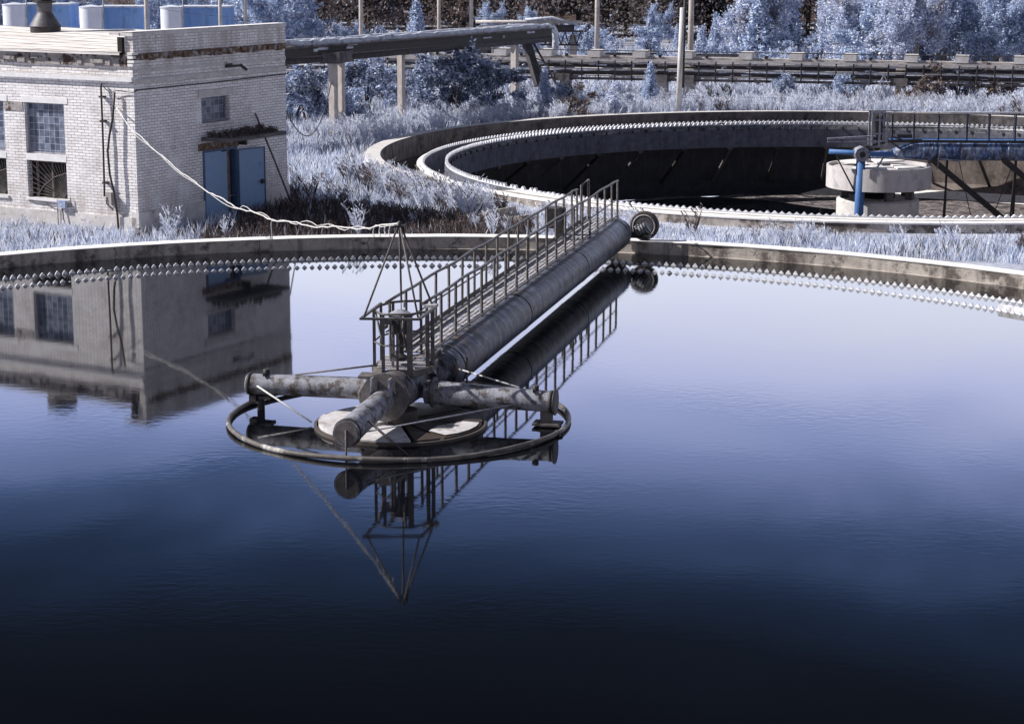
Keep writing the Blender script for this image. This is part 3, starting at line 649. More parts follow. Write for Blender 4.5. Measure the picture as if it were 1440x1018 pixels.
# ------------------------------------------------------------------ far tank (drained)
A0, A1 = radians(-117), radians(118)
t2 = thing('drained_basin', (C2[0], C2[1], 0), 'large round drained settling tank with concrete walls behind the near one', 'tank')
MB().lathe([(20.42, -1.2), (20.42, -.10), (19.8, -.10)], C2, 200, A0, A1).build('rim', 'concrete_pale', t2)
MB().lathe([(19.8, -.105), (19.8, -1.0)], C2, 200, A0, A1).build('outer_wall', 'concrete_stain', t2)
MB().lathe([(19.8, -1.0), (19.75, -1.0), (19.75, -3.55), (19.3, -3.95), (18.8, -4.25)], C2, 160, radians(-182), radians(11.5)).build('lower_wall', 'shadewall', t2, label='lower tank wall with its shade painted black')  # shaded copy of the brown wall, the shade put into its colour
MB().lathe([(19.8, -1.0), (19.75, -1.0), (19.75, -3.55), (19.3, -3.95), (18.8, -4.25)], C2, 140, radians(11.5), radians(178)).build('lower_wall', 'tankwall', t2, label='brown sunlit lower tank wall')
# end faces of the outer rim wall
ef = MB()
for a in (A0, A1):
    ef.quad([(C2[0] + r * sin(a), C2[1] + r * cos(a), z) for r, z in ((19.8, -1.2), (20.35, -1.2), (20.35, -.1), (19.8, -.1))])
ef.build('wall_end', 'concrete', t2)
# middle ring (its outside shows towards the camera)
MB().lathe([(18.3, -1.6), (18.3, -.525), (18.22, -.50), (18.02, -.50), (18.0, -1.5)], C2, 200).build('middle_wall', 'concrete', t2)
MB().lathe([(18.325, -.57), (18.325, -.52), (18.23, -.495), (18.01, -.495)], C2, 200).build('middle_cap', 'rim_top', t2)
# launder box (hangs inside)
MB().lathe([(17.99, -.52), (17.95, -1.35), (17.22, -1.35), (17.18, -.62), (17.18, -.52), (17.05, -.52), (17.05, -.74), (17.02, -.74), (17.02, -1.62), (17.3, -1.66), (18.0, -1.66)], C2, 200).build('launder', 'launder', t2)
MB().lathe([(17.75, -.51), (17.16, -.53)], C2, 120, radians(132), radians(236)).build('launder_fill', 'rim_top', t2)
MB().lathe([(18.0, -.50), (17.75, -.505)], C2, 120, radians(132), radians(236)).build('launder_lip', 'concrete', t2)
MB().lathe([(17.05, -.50), (17.05, -.74)], C2, 200).lathe([(17.17, -.50), (17.17, -.9)], C2, 200).build('weir_band', 'weir_white', t2)
weir(C2, 17.06, -.52, -.37, .10, .245, 'inner_teeth', '', parent=t2, wid=.42, a0=radians(-128), a1=radians(132), jitter=.012)
weir(C2, 17.06, -.52, -.43, .10, .245, 'inner_teeth', '', parent=t2, wid=.40, a0=radians(132), a1=radians(232), jitter=.02)
weir(C2, 18.06, -.52, -.39, .05, .245, 'outer_teeth', '', parent=t2, a0=radians(-112), a1=radians(112), wid=.42)
for k in range(96):
    a = radians(-125 + 250 * k / 95)
    MB().box((C2[0] + 17.0 * sin(a), C2[1] + 17.0 * cos(a), -.70), (.08, .04, .15), a).build('weir_bolt', 'darksteel', t2)
for k in range(44):
    a = 2 * pi * (k + .5) / 44
    if abs(math.degrees(atan2(sin(a), cos(a)))) > 100: continue
    q = lambda r, z: (C2[0] + r * sin(a), C2[1] + r * cos(a), z)
    MB().beam(q(17.1, -1.72), q(19.7, -3.6), .12, .10).box(q(17.15, -1.68), (.3, .16, .1), a).build('launder_bracket', 'darksteel' if k % 2 else 'rust', t2)
fl = MB(); rr = random.Random(3)
ring_r = [0, 1.8, 3, 4.5, 6, 8, 10, 12, 14, 16, 17.5, 18.85]
idx = []
for i, r in enumerate(ring_r):
    row = []
    for k in range(80):
        a = 2 * pi * k / 80; fl.v.append((C2[0] + r * sin(a), C2[1] + r * cos(a), -4.3 + rr.uniform(-.05, .05) + .06)); row.append(len(fl.v) - 1)
    idx.append(row)
for i in range(len(ring_r) - 1):
    for k in range(80): fl.f.append((idx[i][k], idx[i][(k + 1) % 80], idx[i + 1][(k + 1) % 80], idx[i + 1][k])); fl.sm.append(True)
fl.build('tank_floor', 'sludge', kind='structure', loc=(C2[0], C2[1], -4.2))
MB().lathe([(19.3, -3.9), (18.75, -4.16), (18.3, -4.2)], C2, 120, radians(14), radians(100)).build('floor_fillet', 'rim_top', t2)
pdl = MB(); n = 60
pdl.v = [(C2[0] - 6, C2[1] + 6, -4.19)] + [(C2[0] - 6.3 + (11 + 1.2 * sin(5 * 2 * pi * k / n)) * sin(2 * pi * k / n) * (.95), C2[1] + 6.5 + (10.3 + .8 * sin(7 * 2 * pi * k / n)) * cos(2 * pi * k / n), -4.19) for k in range(n)]
pdl.v = [(x, y, z) if hypot(x - C2[0], y - C2[1]) < 18.7 else (C2[0] + (x - C2[0]) * 18.7 / hypot(x - C2[0], y - C2[1]), C2[1] + (y - C2[1]) * 18.7 / hypot(x - C2[0], y - C2[1]), z) for x, y, z in pdl.v]
pdl.f = [(0, 1 + (k + 1) % n, 1 + k) for k in range(n)]; pdl.sm = [False] * n
pdl.build('puddle', 'water', kind='structure')

# feed well and bridge of the far tank
hx, hy = H2
fw = thing('feed_well', (hx, hy, -4.2), 'pale round concrete feed well on stub columns in the middle of the drained tank', 'feed well')
MB().lathe([(2.04, -.62), (2.04, -1.45), (2.13, -1.50), (2.13, -.60), (2.04, -.60), (2.04, -.62)], H2, 64).build('drum', 'feedwell', fw)
MB().lathe([(0, -.72), (1.95, -.72)], H2, 48).build('inner_floor', 'feedwell', fw)
sl = MB()
for k in (0, 2, 3, 5):
    a0 = 2 * pi * k / 6; a1 = a0 + .8
    pol = [(hx + .5 * sin(a0), hy + .5 * cos(a0))] + [(hx + 1.8 * sin(a0 + (a1 - a0) * j / 8), hy + 1.8 * cos(a0 + (a1 - a0) * j / 8)) for j in range(9)]
    sl.quad([(x, y, -.55) for x, y in pol])
    for (x1, y1), (x2, y2) in zip(pol, pol[1:] + pol[:1]): sl.quad([(x1, y1, -.55), (x2, y2, -.55), (x2, y2, -.62), (x1, y1, -.62)])
sl.build('cover_slabs', 'rim_top', fw)
MB().lathe([(0, -1.95), (1.58, -1.95), (1.68, -2.03), (1.68, -4.3)], H2, 48).build('base_drum', 'concrete_pale', fw)
for k in range(7):
    a = 2 * pi * k / 7 + .3
    MB().box((hx + 1.35 * sin(a), hy + 1.35 * cos(a), -1.85), (.3, .3, .8), a).build('stub_column', 'concrete_stain', fw)
MB().lathe([(.7, -1.5), (.7, -2.2)], H2, 20).build('core', 'interior', fw)
b2 = thing('scraper_bridge', (hx, hy, 0), 'blue scraper bridge with railing over the drained far tank', 'bridge')
# axis runs to the right
def q2(s, t, z): 
    a = radians(91.5); return (hx + s * sin(a) + t * cos(a), hy + s * cos(a) - t * sin(a), z)
AZ2 = radians(91.5)
MB().tube([q2(.55, 0, -.12), q2(.9, 0, -.08), q2(1.35, 0, -.02), q2(1.8, 0, -.02), q2(19.3, 0, -.06)], [.18, .28, .37, .40, .40], 28).build('main_pipe', 'bluepipe', b2)
MB().tube([q2(-.35, 0, -.2), q2(.7, 0, -.14)], [.12, .2], 14).build('pipe_nozzle', 'bluepipe', b2)
for s in (2.1, 5.2, 8.3, 11.4, 14.5, 17.6): MB().tube([q2(s - .04, 0, -.03), q2(s + .04, 0, -.03)], .415, 28).build('hoop', 'bluepipe', b2)
for t, mm in ((.42, 'darksteel'), (-.42, 'greysteel')):
    MB().tube([q2(.0, t, 1.52), q2(9, t, 1.50), q2(19.4, t, 1.5)], .032, 6).build('handrail', mm, b2)
    MB().tube([q2(.0, t, .95), q2(19.4, t, .95)], .02, 5).build('mid_rail', mm, b2)
    for s in [.0, .42, 1.3, 2.3, 3.45, 4.35] + [5.4 + k * 1.0 for k in range(14)]:
        MB().beam(q2(s + (.12 if t < 0 else 0), t, .38), q2(s + (.12 if t < 0 else 0), t, 1.52), .05, .05).build('post', mm, b2)
    MB().beam(q2(.3, t, .40), q2(19.4, t, .40), .04, .1).build('edge_channel', 'darksteel' if t > 0 else 'bluebeam', b2)
dk = MB()
for j in range(5): dk.beam(q2(.3, -.3 + .15 * j, .42), q2(19.4, -.3 + .15 * j, .42), .10, .02)
dk.build('walkway_slats', 'bluebeam', b2)
# mast cage left of the rail
cgx = MB()
for dx in (-.5, -.2, .1):
    for dy in (-.35, .35):
        cgx.beam((hx + dx, hy - .6 + dy, .25), (hx + dx, hy - .6 + dy, 1.6), .07, .07)
for z in (.45, .75, 1.3, 1.6):
    for dy in (-.35, .35): cgx.beam((hx - .55, hy - .6 + dy, z), (hx + .15, hy - .6 + dy, z), .05, .06)
cgx.build('drive_cage', 'greysteel', b2)
MB().box((hx - .2, hy - .55, .9), (.28, .28, .8)).lathe([(0, 1.5), (.2, 1.45), (.22, .5), (.1, .4)], (hx - .25, hy - .5), 14).build('drive_motor', 'darksteel', b2)
MB().tube([(hx - .95, hy - .6, 1.67), (hx + .75, hy - .6, 1.64)], .022, 6).tube([(hx - .9, hy + .4, 1.7), (hx - .95, hy - .6, 1.67)], .022, 6).build('mast_base_bar', 'greysteel', b2)
for p in ((hx - .8, hy - .6, 1.65), (hx - .3, hy + .5, 1.65), (hx + .15, hy + .5, 1.65), (hx + .72, hy - .6, 1.65)):
    MB().tube([p, (hx + .05, hy, 3.05)], .016, 5).build('mast_leg', 'greysteel', b2)
MB().beam((hx - 2.25, hy - .6, .50), (hx - .3, hy - .7, .62), .10, .08).beam((hx - 2.25, hy - .6, .38), (hx - .6, hy - .7, .42), .05, .05).build('side_arm', 'greysteel', b2)
MB().beam((hx - 1.3, hy - 1.2, .12), (hx + .3, hy - .4, .40), .10, .10).beam((hx + .1, hy - .7, .55), (hx + .9, hy - .8, .0), .07, .07).beam((hx + .4, hy - .6, .6), (hx + 1.3, hy - .6, .30), .05, .05).beam((hx + .3, hy - .6, .45), (hx + 1.6, hy - .6, .48), .06, .05).box((hx + .9, hy - .55, .62), (.6, .1, .14)).build('brace', 'darksteel', b2)
sp = thing('blue_support', (14.0, 80.3, -4.2), 'blue steel post with cross arm and two struts standing before the feed well', 'post')
MB().tube([(14.0, 80.3, .0), (14.0, 80.3, -4.25)], .185, 16).build('column', 'bluebeam', sp)
MB().tube([(12.72, 80.35, .10), (15.25, 80.25, -.02)], .10, 12).build('cross_arm', 'bluebeam', sp)
MB().tube([(14.0, 79.95, .02), (14.0, 80.6, .02)], .30, 8).build('joint_head', 'greysteel', sp)
MB().tube([(14.0, 79.93, .02), (14.0, 79.9, .02)], .13, 8).beam((14.05, 79.98, .02), (13.7, 80.0, -.45), .07, .05).build('head_bolt', 'darksteel', sp)
for q, r_ in (((12.95, 80.3, .02), (13.85, 80.3, -1.6)), ((14.95, 80.3, -.05), (14.12, 80.3, -1.5))):
    MB().tube([q, r_], .035, 6).build('strut', 'darksteel' if q[0] < 14 else 'greysteel', sp)
# scraper frame hanging from the pipe
sf = b2
for s, w_ in ((2.75, .075), (5.55, .09), (8.6, .09), (11.6, .09), (14.6, .09)):
    MB().beam(q2(s, .1, -.35), q2(s, .1, -4.0), w_, w_).build('hanger', 'darksteel', sf)
    MB().tube([q2(s + .1, -.3, -.35), q2(s + .35, -2.0, -3.2), q2(s + .9, -2.3, -3.4)], .04, 6).build('bent_hanger', 'darksteel', sf)
for s in (2.1, 5.0, 8.4):  # slanting shadows on the tank wall, built as solid dark beams
    MB().beam(q2(s, .35, -.35), q2(s + 4.4, .6, -3.9), .20, .24).build('shadow_bar', 'darksteel', sf)
for s in (3.2, 6.0, 9.2):
    MB().tube([q2(s, .3, -.4), q2(s + .9, .5, -4.0)], .018, 5).tube([q2(s + 2.2, .3, -.5), q2(s + 1.0, .5, -4.0)], .018, 5).build('diagonal', 'darksteel', sf)
MB().beam(q2(2.0, .1, -4.0), q2(17.5, .1, -4.0), .1, .25).build('scraper_blade', 'darksteel', sf)
MB().tube([q2(2.4, .42, .30), q2(2.3, .45, -.75)], .03, 6).tube([q2(2.3, .42, -.30), q2(3.2, .45, -.40)], .04, 6).build('bent_rod', 'greysteel', sf)

# ------------------------------------------------------------------ building
bd = thing('brick_building', (B0[0], B0[1], -.1), 'small flat roofed white brick pump house with blue steel door', 'building')
def wallq(s0, s1, z0, z1, wall, out=0, mb=None):
    P = [bl(s0, z0, out, wall), bl(s1, z0, out, wall), bl(s1, z1, out, wall), bl(s0, z1, out, wall)]
    off = 0 if wall == 'R' else 40
    mb.quad(P, [(s0 + off, z0), (s1 + off, z0), (s1 + off, z1), (s0 + off, z1)])
def wall_holes(mb, S, Z, holes, wall, out=0, depth=.25, rev=None):
    ss = sorted(set(S + [h[0] for h in holes] + [h[1] for h in holes])); zz = sorted(set(Z + [h[2] for h in holes] + [h[3] for h in holes]))
    for a, b in zip(ss[:-1], ss[1:]):
        for c, d in zip(zz[:-1], zz[1:]):
            ms, mz = (a + b) / 2, (c + d) / 2
            if any(h[0] < ms < h[1] and h[2] < mz < h[3] for h in holes): continue
            wallq(a, b, c, d, wall, out, mb)
    for h in holes:
        a, b, c, d = h
        for (p, q) in (((a, c), (a, d)), ((b, d), (b, c)), ((a, d), (b, d)), ((b, c), (a, c))):
            P = [bl(p[0], p[1], out, wall), bl(q[0], q[1], out, wall), bl(q[0], q[1], out - depth, wall), bl(p[0], p[1], out - depth, wall)]
            mb.quad(P, [(0, p[1]), (0, q[1]), (.25, q[1]), (.25, p[1])] if p[0] == q[0] else [(p[0], 0), (q[0], 0), (q[0], .25), (p[0], .25)])
def slab(mb, s0, s1, z0, z1, o0, o1, wall):
    """box lying on a wall"""
    c0 = bl((s0 + s1) / 2, (z0 + z1) / 2, (o0 + o1) / 2, wall)
    return mb.box(c0, (o1 - o0, s1 - s0, z1 - z0), AR if wall == 'R' else AL)
mb = MB()
DOOR = (3.10, 4.83, -.2, 2.10)
wall_holes(mb, [0, 7.5], [.58, 5.05], [(3.12, 4.52, 2.93, 3.70), (DOOR[0], DOOR[1], .58, DOOR[3])], 'R')
mb.build('right_wall', 'brick', bd, label='shaded brick wall with the door')
mb = MB()
WL = [(2.66 + 2.36 * k, 4.20 + 2.36 * k) for k in range(5)]
holes = []
for a, b in WL:
    if b > 13.8: continue
    holes += [(a, b, 2.10, 3.62), (a, b, .78, 1.90)]
wall_holes(mb, [0, 14], [.42, 4.36], holes, 'L', depth=.28)
mb.build('left_wall', 'brick', bd, label='sunlit brick wall with glass block windows')
mb = MB(); wallq(7.5, 7.5, 0, 0, 'R', 0, mb)
mb = MB()   # hidden sides and roof mass
P = lambda s, t, z: (B0[0] + s * sin(AR) + t * sin(AL), B0[1] + s * cos(AR) + t * cos(AL), z)
for (s0, t0), (s1, t1_) in (((7.5, 0), (7.5, 14)), ((7.5, 14), (0, 14))):
    l = hypot(s1 - s0, t1_ - t0)
    mb.quad([P(s0, t0, -.3), P(s1, t1_, -.3), P(s1, t1_, 5.1), P(s0, t0, 5.1)], [(0, -.3), (l, -.3), (l, 5.1), (0, 5.1)])
mb.build('rear_walls', 'brick', bd)
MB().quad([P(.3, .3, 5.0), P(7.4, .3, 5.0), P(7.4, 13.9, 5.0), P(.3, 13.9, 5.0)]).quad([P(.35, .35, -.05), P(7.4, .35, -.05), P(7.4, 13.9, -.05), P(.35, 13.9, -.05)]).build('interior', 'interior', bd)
# plinths
mb = MB(); slab(mb, -.04, 3.10, -.35, .58, -.22, .05, 'R'); slab(mb, 4.83, 7.54, -.35, .62, -.22, .05, 'R'); slab(mb, .05, 14, -.35, .42, -.22, .04, 'L')
mb.build('plinth', 'plaster', bd)
# cornice of the left wall: brick frieze, crumbling eave, white ledge
mb = MB(); wallq(0, 14, 4.50, 4.80, 'L', .02, mb); mb.build('frieze', 'brick', bd)
mb = MB(); slab(mb, -.02, 14, 4.36, 4.49, -.2, .11, 'L'); mb.build('ledge', 'plaster_white', bd, label='bright white ledge')
mb = MB(); slab(mb, .02, 14, 4.78, 5.13, -.2, .07, 'L')
for k in range(26):
    s = rnd.uniform(0, 14); slab(mb, s, s + rnd.uniform(.15, .5), 4.80 + rnd.uniform(0, .15), 4.98, .0, .07 + rnd.uniform(.02, .08), 'L')
mb.build('eave', 'crumble', bd, label='crumbling eave under the roof edge')
mb = MB(); slab(mb, .0, 7.5, 4.30, 4.42, -.15, .05, 'R'); slab(mb, .0, 7.5, 4.62, 4.72, -.15, .035, 'R'); mb.build('string_course', 'plaster', bd)
mb = MB(); slab(mb, .02, 7.48, 4.98, 5.16, -.15, .06, 'R')
for k in range(40):
    s = rnd.uniform(0, 7.2); slab(mb, s, s + rnd.uniform(.08, .3), 4.93 + rnd.uniform(0, .1), 5.12, .0, .08 + rnd.uniform(.0, .06), 'R')
mb.build('brown_course', 'crumble_brown', bd)
# corner loose bricks
mb = MB()
for k, (z, o) in enumerate(((5.02, .06), (4.90, .10), (5.12, .04), (4.80, .05))): slab(mb, -.12, .16, z, z + .075, -.1, o + .04, 'R')
mb.build('corner_bricks', 'rim_top', bd)
# roof
mb = MB()
RP = lambda s, t: (P(s, t, 5.20 + .23 * s / 7.5 + .02 * sin(t * 2.1 + s)))
ns, ntt = 12, 24
for i in range(ns):
    for j in range(ntt):
        s0, s1 = -.22 + 7.72 * i / ns, -.22 + 7.72 * (i + 1) / ns; u0, u1 = .30 + 13.9 * j / ntt, .30 + 13.9 * (j + 1) / ntt
        mb.quad([RP(s0, u0), RP(s1, u0), RP(s1, u1), RP(s0, u1)], [(u0, s0), (u0, s1), (u1, s1), (u1, s0)], True)
for j in range(ntt):
    u0, u1 = .30 + 13.9 * j / ntt, .30 + 13.9 * (j + 1) / ntt; a = RP(-.22, u0); b = RP(-.22, u1)
    mb.quad([a, b, (b[0], b[1], 5.12), (a[0], a[1], 5.12)], [(u0, 0), (u1, 0), (u1, .3), (u0, .3)])
    a2, b2_ = P(0, u0, 5.12), P(0, u1, 5.12); mb.quad([(a[0], a[1], 5.12), (b[0], b[1], 5.12), b2_, a2], [(u0, 0), (u1, 0), (u1, .3), (u0, .3)])
mb.build('roof', 'roof', bd)
# parapet along the right wall
mb = MB()
for o0, o1 in ((0, 0),):
    wallq(0, 7.5, 5.16, 5.66, 'R', .03, mb)
    for (a_, b_) in (((0, .03), (0, -.27)), ((7.5, -.27), (7.5, .03)), ((0, -.27), (7.5, -.27))):
        mb.quad([bl(a_[0], 5.1, a_[1]), bl(b_[0], 5.1, b_[1]), bl(b_[0], 5.66, b_[1]), bl(a_[0], 5.66, a_[1])], [(0, 5.1), (.3 if a_[0] == b_[0] else 7.5, 5.1), (.3 if a_[0] == b_[0] else 7.5, 5.66), (0, 5.66)])
mb.build('parapet', 'brick', bd)
mb = MB()
for k in range(15): slab(mb, -.08 + k * .505, -.08 + k * .505 + .5, 5.66 + rnd.uniform(-.006, .006), 5.765 + rnd.uniform(-.012, .012), -.40, .09, 'R')
slab(mb, -.10, .3, 5.69, 5.755, -.75, -.40, 'R')
mb.build('parapet_coping', 'concrete_pale', bd)
mb = MB(); slab(mb, -.09, 7.52, 5.77, 5.785, -.39, .07, 'R'); mb.build('coping_top', 'rim_top', bd)
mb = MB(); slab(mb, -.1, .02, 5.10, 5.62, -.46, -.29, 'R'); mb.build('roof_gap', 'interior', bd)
# windows of glass blocks
def window_glass(s0, s1, z0, z1, wall, depth, mat='glassblock', lab=None):
    mb = MB(); P4 = [bl(s0, z0, -depth, wall), bl(s1, z0, -depth, wall), bl(s1, z1, -depth, wall), bl(s0, z1, -depth, wall)]
    mb.quad(P4, [(s0, z0), (s1, z0), (s1, z1), (s0, z1)])
    w_ = mb.build('window', mat, bd, label=lab)
    f = MB()
    slab(f, s0, s1, z0, z0 + .05, -depth, -depth + .05, wall); slab(f, s0, s1, z1 - .04, z1, -depth, -depth + .04, wall)
    slab(f, s0, s0 + .04, z0 + .05, z1 - .04, -depth, -depth + .04, wall); slab(f, s1 - .04, s1, z0 + .05, z1 - .04, -depth, -depth + .04, wall)
    f.build('frame', 'greysteel', w_)
    return w_
window_glass(3.12, 4.52, 2.93, 3.70, 'R', .18, lab='small window of glass blocks over the door')
mb = MB(); slab(mb, 2.95, 4.7, 3.72, 3.92, .003, .05, 'R'); slab(mb, 3.0, 4.66, 2.84, 2.93, -.1, .07, 'R'); mb.build('lintel', 'plaster', bd)
for a, b in WL:
    if b > 13.8: continue
    window_glass(a, b, 2.10, 3.62, 'L', .16)
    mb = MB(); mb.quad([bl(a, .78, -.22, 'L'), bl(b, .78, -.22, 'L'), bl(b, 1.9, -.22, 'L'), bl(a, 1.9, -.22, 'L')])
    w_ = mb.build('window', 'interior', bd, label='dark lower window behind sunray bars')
    f = MB(); slab(f, a, b, 1.84, 1.90, -.2, -.14, 'L'); slab(f, a + .66, a + .72, .78, 1.84, -.2, -.15, 'L'); slab(f, a + .02, a + .07, .78, 1.84, -.2, -.15, 'L'); slab(f, b - .3, b - .22, .78, 1.84, -.2, -.16, 'L')
    f.build('frame', 'wood', w_)
    g = MB()
    for k in range(15):
        th = radians(4 + k * 6.2); e = min((b - a - .06) / max(cos(th), .01), 1.0 / max(sin(th), .01))
        g.tube([bl(a + .04 + .12 * cos(th), .82 + .12 * sin(th), -.06, 'L'), bl(a + .04 + e * cos(th), .82 + e * sin(th), -.06, 'L')], .008, 5)
    g.tube([bl(a + .04, 1.58, -.05, 'L'), bl(a + .55, 1.42, -.05, 'L'), bl(a + .95, 1.15, -.05, 'L'), bl(b - .3, .82, -.05, 'L')], .018, 5)
    g.build('bars', 'rust', w_)
    mb = MB(); slab(mb, a - .02, b + .02, 1.90, 2.10, -.1, .012, 'L'); mb.build('sill', 'plaster_white', bd)
    mb = MB(); slab(mb, a - .05, b + .05, .70, .78, -.1, .06, 'L'); mb.build('sill', 'plaster_white', bd)
    mb = MB(); slab(mb, a - .15, b + .1, 3.62, 3.80, -.1, .014, 'L'); mb.build('lintel', 'plaster_white', bd)
mb = MB(); slab(mb, 4.25, 4.98, 3.35, 3.62, .0, .02, 'L'); mb.build('bare_patch', 'crumble', bd)
# door: frame, fixed leaf, open leaf, dark interior
mb = MB(); slab(mb, 3.10, 3.18, -.25, 2.10, -.2, .03, 'R'); slab(mb, 4.72, 4.82, -.25, 2.10, -.2, .03, 'R'); slab(mb, 3.18, 4.72, 2.03, 2.10, -.2, .03, 'R')
mb.build('door_frame', 'bluedark', bd)
mb = MB(); slab(mb, 3.18, 4.02, -.25, 2.03, -.03, .02, 'R'); dl = mb.build('door_leaf', 'bluedoor', bd, label='closed left leaf of the blue door')
mb = MB()
for k in range(5): slab(mb, 3.30 + k * .16, 3.315 + k * .16, -.22, .55, .02, .026, 'R')
mb.build('ribs', 'bluedoor', dl)
# open leaf, swung out against the wall
h0 = Vector(bl(4.80, 0, .05, 'R')); o1 = Vector(bl(5.93, 0, .22, 'R'))
mb = MB(); c = (h0 + o1) / 2; d = o1 - h0
mb.box((c.x, c.y, .90), (.045, d.length, 2.18), atan2(d.x, d.y)); ol = mb.build('door_leaf', 'bluedoor', bd, label='open right leaf of the blue door')
mb = MB(); nrm = Vector((cos(AR), -sin(AR), 0))
for z in (-.19, 1.99): mb.box((c.x + nrm.x * .03, c.y + nrm.y * .03, z), (.03, d.length, .035), atan2(d.x, d.y))
for e in (h0, o1): mb.box((e.x + nrm.x * .03, e.y + nrm.y * .03, .9), (.03, .035, 2.18), atan2(d.x, d.y))
mb.build('leaf_border', 'bluedark', ol)
e = h0 + d * .88
MB().box((e.x + nrm.x * .06, e.y + nrm.y * .06, .92), (.08, .10, .14), AR).box((e.x + nrm.x * .06, e.y + nrm.y * .06, .93), (.04, .28, .03), AR).build('handle', 'darksteel', ol)
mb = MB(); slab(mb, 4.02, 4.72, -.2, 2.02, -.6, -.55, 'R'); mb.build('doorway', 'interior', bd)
mb = MB(); slab(mb, 4.37, 4.52, -.2, 2.02, -.12, -.06, 'R'); mb.build('inner_jamb', 'wood', bd)
mb = MB(); slab(mb, 4.03, 4.36, -.2, 1.98, -.07, -.04, 'R'); mb.build('inner_door', 'bluedoor', bd)
mb = MB(); slab(mb, 2.9, 4.9, 2.10, 2.32, -.05, .03, 'R')
mb.build('door_lintel', 'crumble_brown', bd)
# canopy slab
cp = MB(); c0 = bl(4.55, 2.46, .52, 'R'); cp.box(c0, (1.04, 3.0, .11), AR); cp.build('canopy', 'concrete_stain', bd, label='thin concrete slab over the door')
mb = MB(); slab(mb, 4.9, 4.98, 2.14, 2.36, .0, .3, 'R'); mb.build('canopy_bracket', 'darksteel', bd)
# roof vent
vc = (-15.5, 67.2)
vt = MB().lathe([(.50, 5.2), (.50, 5.52), (.47, 5.53)], vc, 32).build('vent_drum', 'darksteel', bd)
MB().lathe([(.50, 5.53), (.53, 5.56), (.27, 5.98), (.255, 6.02), (.255, 6.30)], vc, 32).build('cone', 'ventmetal', vt)
MB().lathe([(.255, 6.30), (.38, 6.32), (.38, 6.38), (.255, 6.40), (.255, 6.75)], vc, 32).build('neck', 'darksteel', vt)
MB().lathe([(.50, 6.70), (.50, 7.40), (.30, 7.50), (0, 7.56)], vc, 32).lathe([(.255, 6.74), (.50, 6.74)], vc, 32).build('cap', 'rust', vt)
# pipes and cables on the left wall
mb = MB()
mb.tube([bl(1.09, 4.30, .10, 'L'), bl(1.11, 4.2, .12, 'L'), bl(1.08, 2.6, .16, 'L'), bl(1.10, 1.3, .16, 'L'), bl(1.11, 1.0, .16, 'L')], .03, 8)
for z in (3.9, 3.2, 1.4): mb.box(bl(1.09, z, .1, 'L'), (.16, .16, .05), AL)
mb.build('conduit', 'darksteel', bd)
mb = MB(); mb.tube([bl(.61, 4.05, .12, 'L'), bl(.68, 3.32, .16, 'L'), bl(.80, 2.8, .20, 'L'), bl(.87, 2.35, .22, 'L'), bl(.83, 1.7, .22, 'L'), bl(.73, 1.14, .18, 'L'), bl(.70, .5, .1, 'L'), bl(.69, -.1, .08, 'L')], .032, 8)
mb.build('down_cable', 'darksteel', bd)
mb = MB(); mb.box(bl(.93, .95, .10, 'L'), (.2, .2, .34), AL).tube([bl(1.05, 1.1, .15, 'L'), bl(.95, .75, .2, 'L'), bl(.80, .62, .15, 'L')], .03, 6); mb.build('meter_box', 'crumble', bd)
mb = MB(); mb.tube([bl(1.05, 4.20, .1, 'L'), bl(.8, 4.02, .1, 'L'), bl(.55, 4.10, .1, 'L'), bl(.2, 4.07, .06, 'L'), bl(-.03, 4.06, .06, 'L'), bl(.2, 4.13, .03, 'R')], .014, 5)
mb.tube([bl(.05, 4.12, .03, 'R'), bl(3.5, 4.13, .04, 'R'), bl(7.45, 4.17, .03, 'R')], .018, 5); mb.build('wall_cable', 'darksteel', bd)
mb = MB(); mb.box(bl(2.78, .66, .10, 'L'), (.14, .30, .22), AL); mb.build('junction_box', 'lamp_blue', bd)
mb = MB(); mb.tube([bl(3.0, .78, .08, 'L'), bl(3.0, .3, .08, 'L'), bl(3.0, -.1, .08, 'L')], .014, 5).tube([bl(2.8, .55, .1, 'L'), bl(2.75, .2, .12, 'L'), bl(2.6, -.1, .12, 'L')], .02, 5).tube([bl(2.5, .85, .06, 'L'), bl(2.48, .6, .06, 'L'), bl(3.2, .55, .06, 'L'), bl(3.6, .68, .06, 'L'), bl(4.1, .7, .06, 'L')], .016, 5); mb.build('loose_cables', 'rust', bd)
# bracket lamp
lp = MB(); lp.beam(bl(4.35, 4.58, .05), bl(4.75, 4.60, .35), .07, .06).beam(bl(4.7, 4.62, .3), bl(4.85, 4.45, .45), .10, .09).box(bl(4.5, 4.60, .03), (.06, .3, .12), AR); lp.build('lamp_bracket', 'darksteel', bd)
# leaning pole
MB().tube([bl(6.6, -.1, .9, 'R'), bl(6.15, 1.6, .45, 'R'), bl(5.75, 3.05, .06, 'R')], .03, 8).build('leaning_pole', 'rust', loc=bl(6.6, -.1, .9, 'R'), label='thin rusty pole leaning on the shaded brick wall beside the door', cat='pole')
# doorstep
ds = MB(); ds.box(bl(4.2, -.10, .9, 'R'), (1.5, 1.9, .14), AR); ds.build('doorstep', 'concrete', loc=bl(4.2, -.1, .9, 'R'), label='low concrete step before the blue door', cat='step')

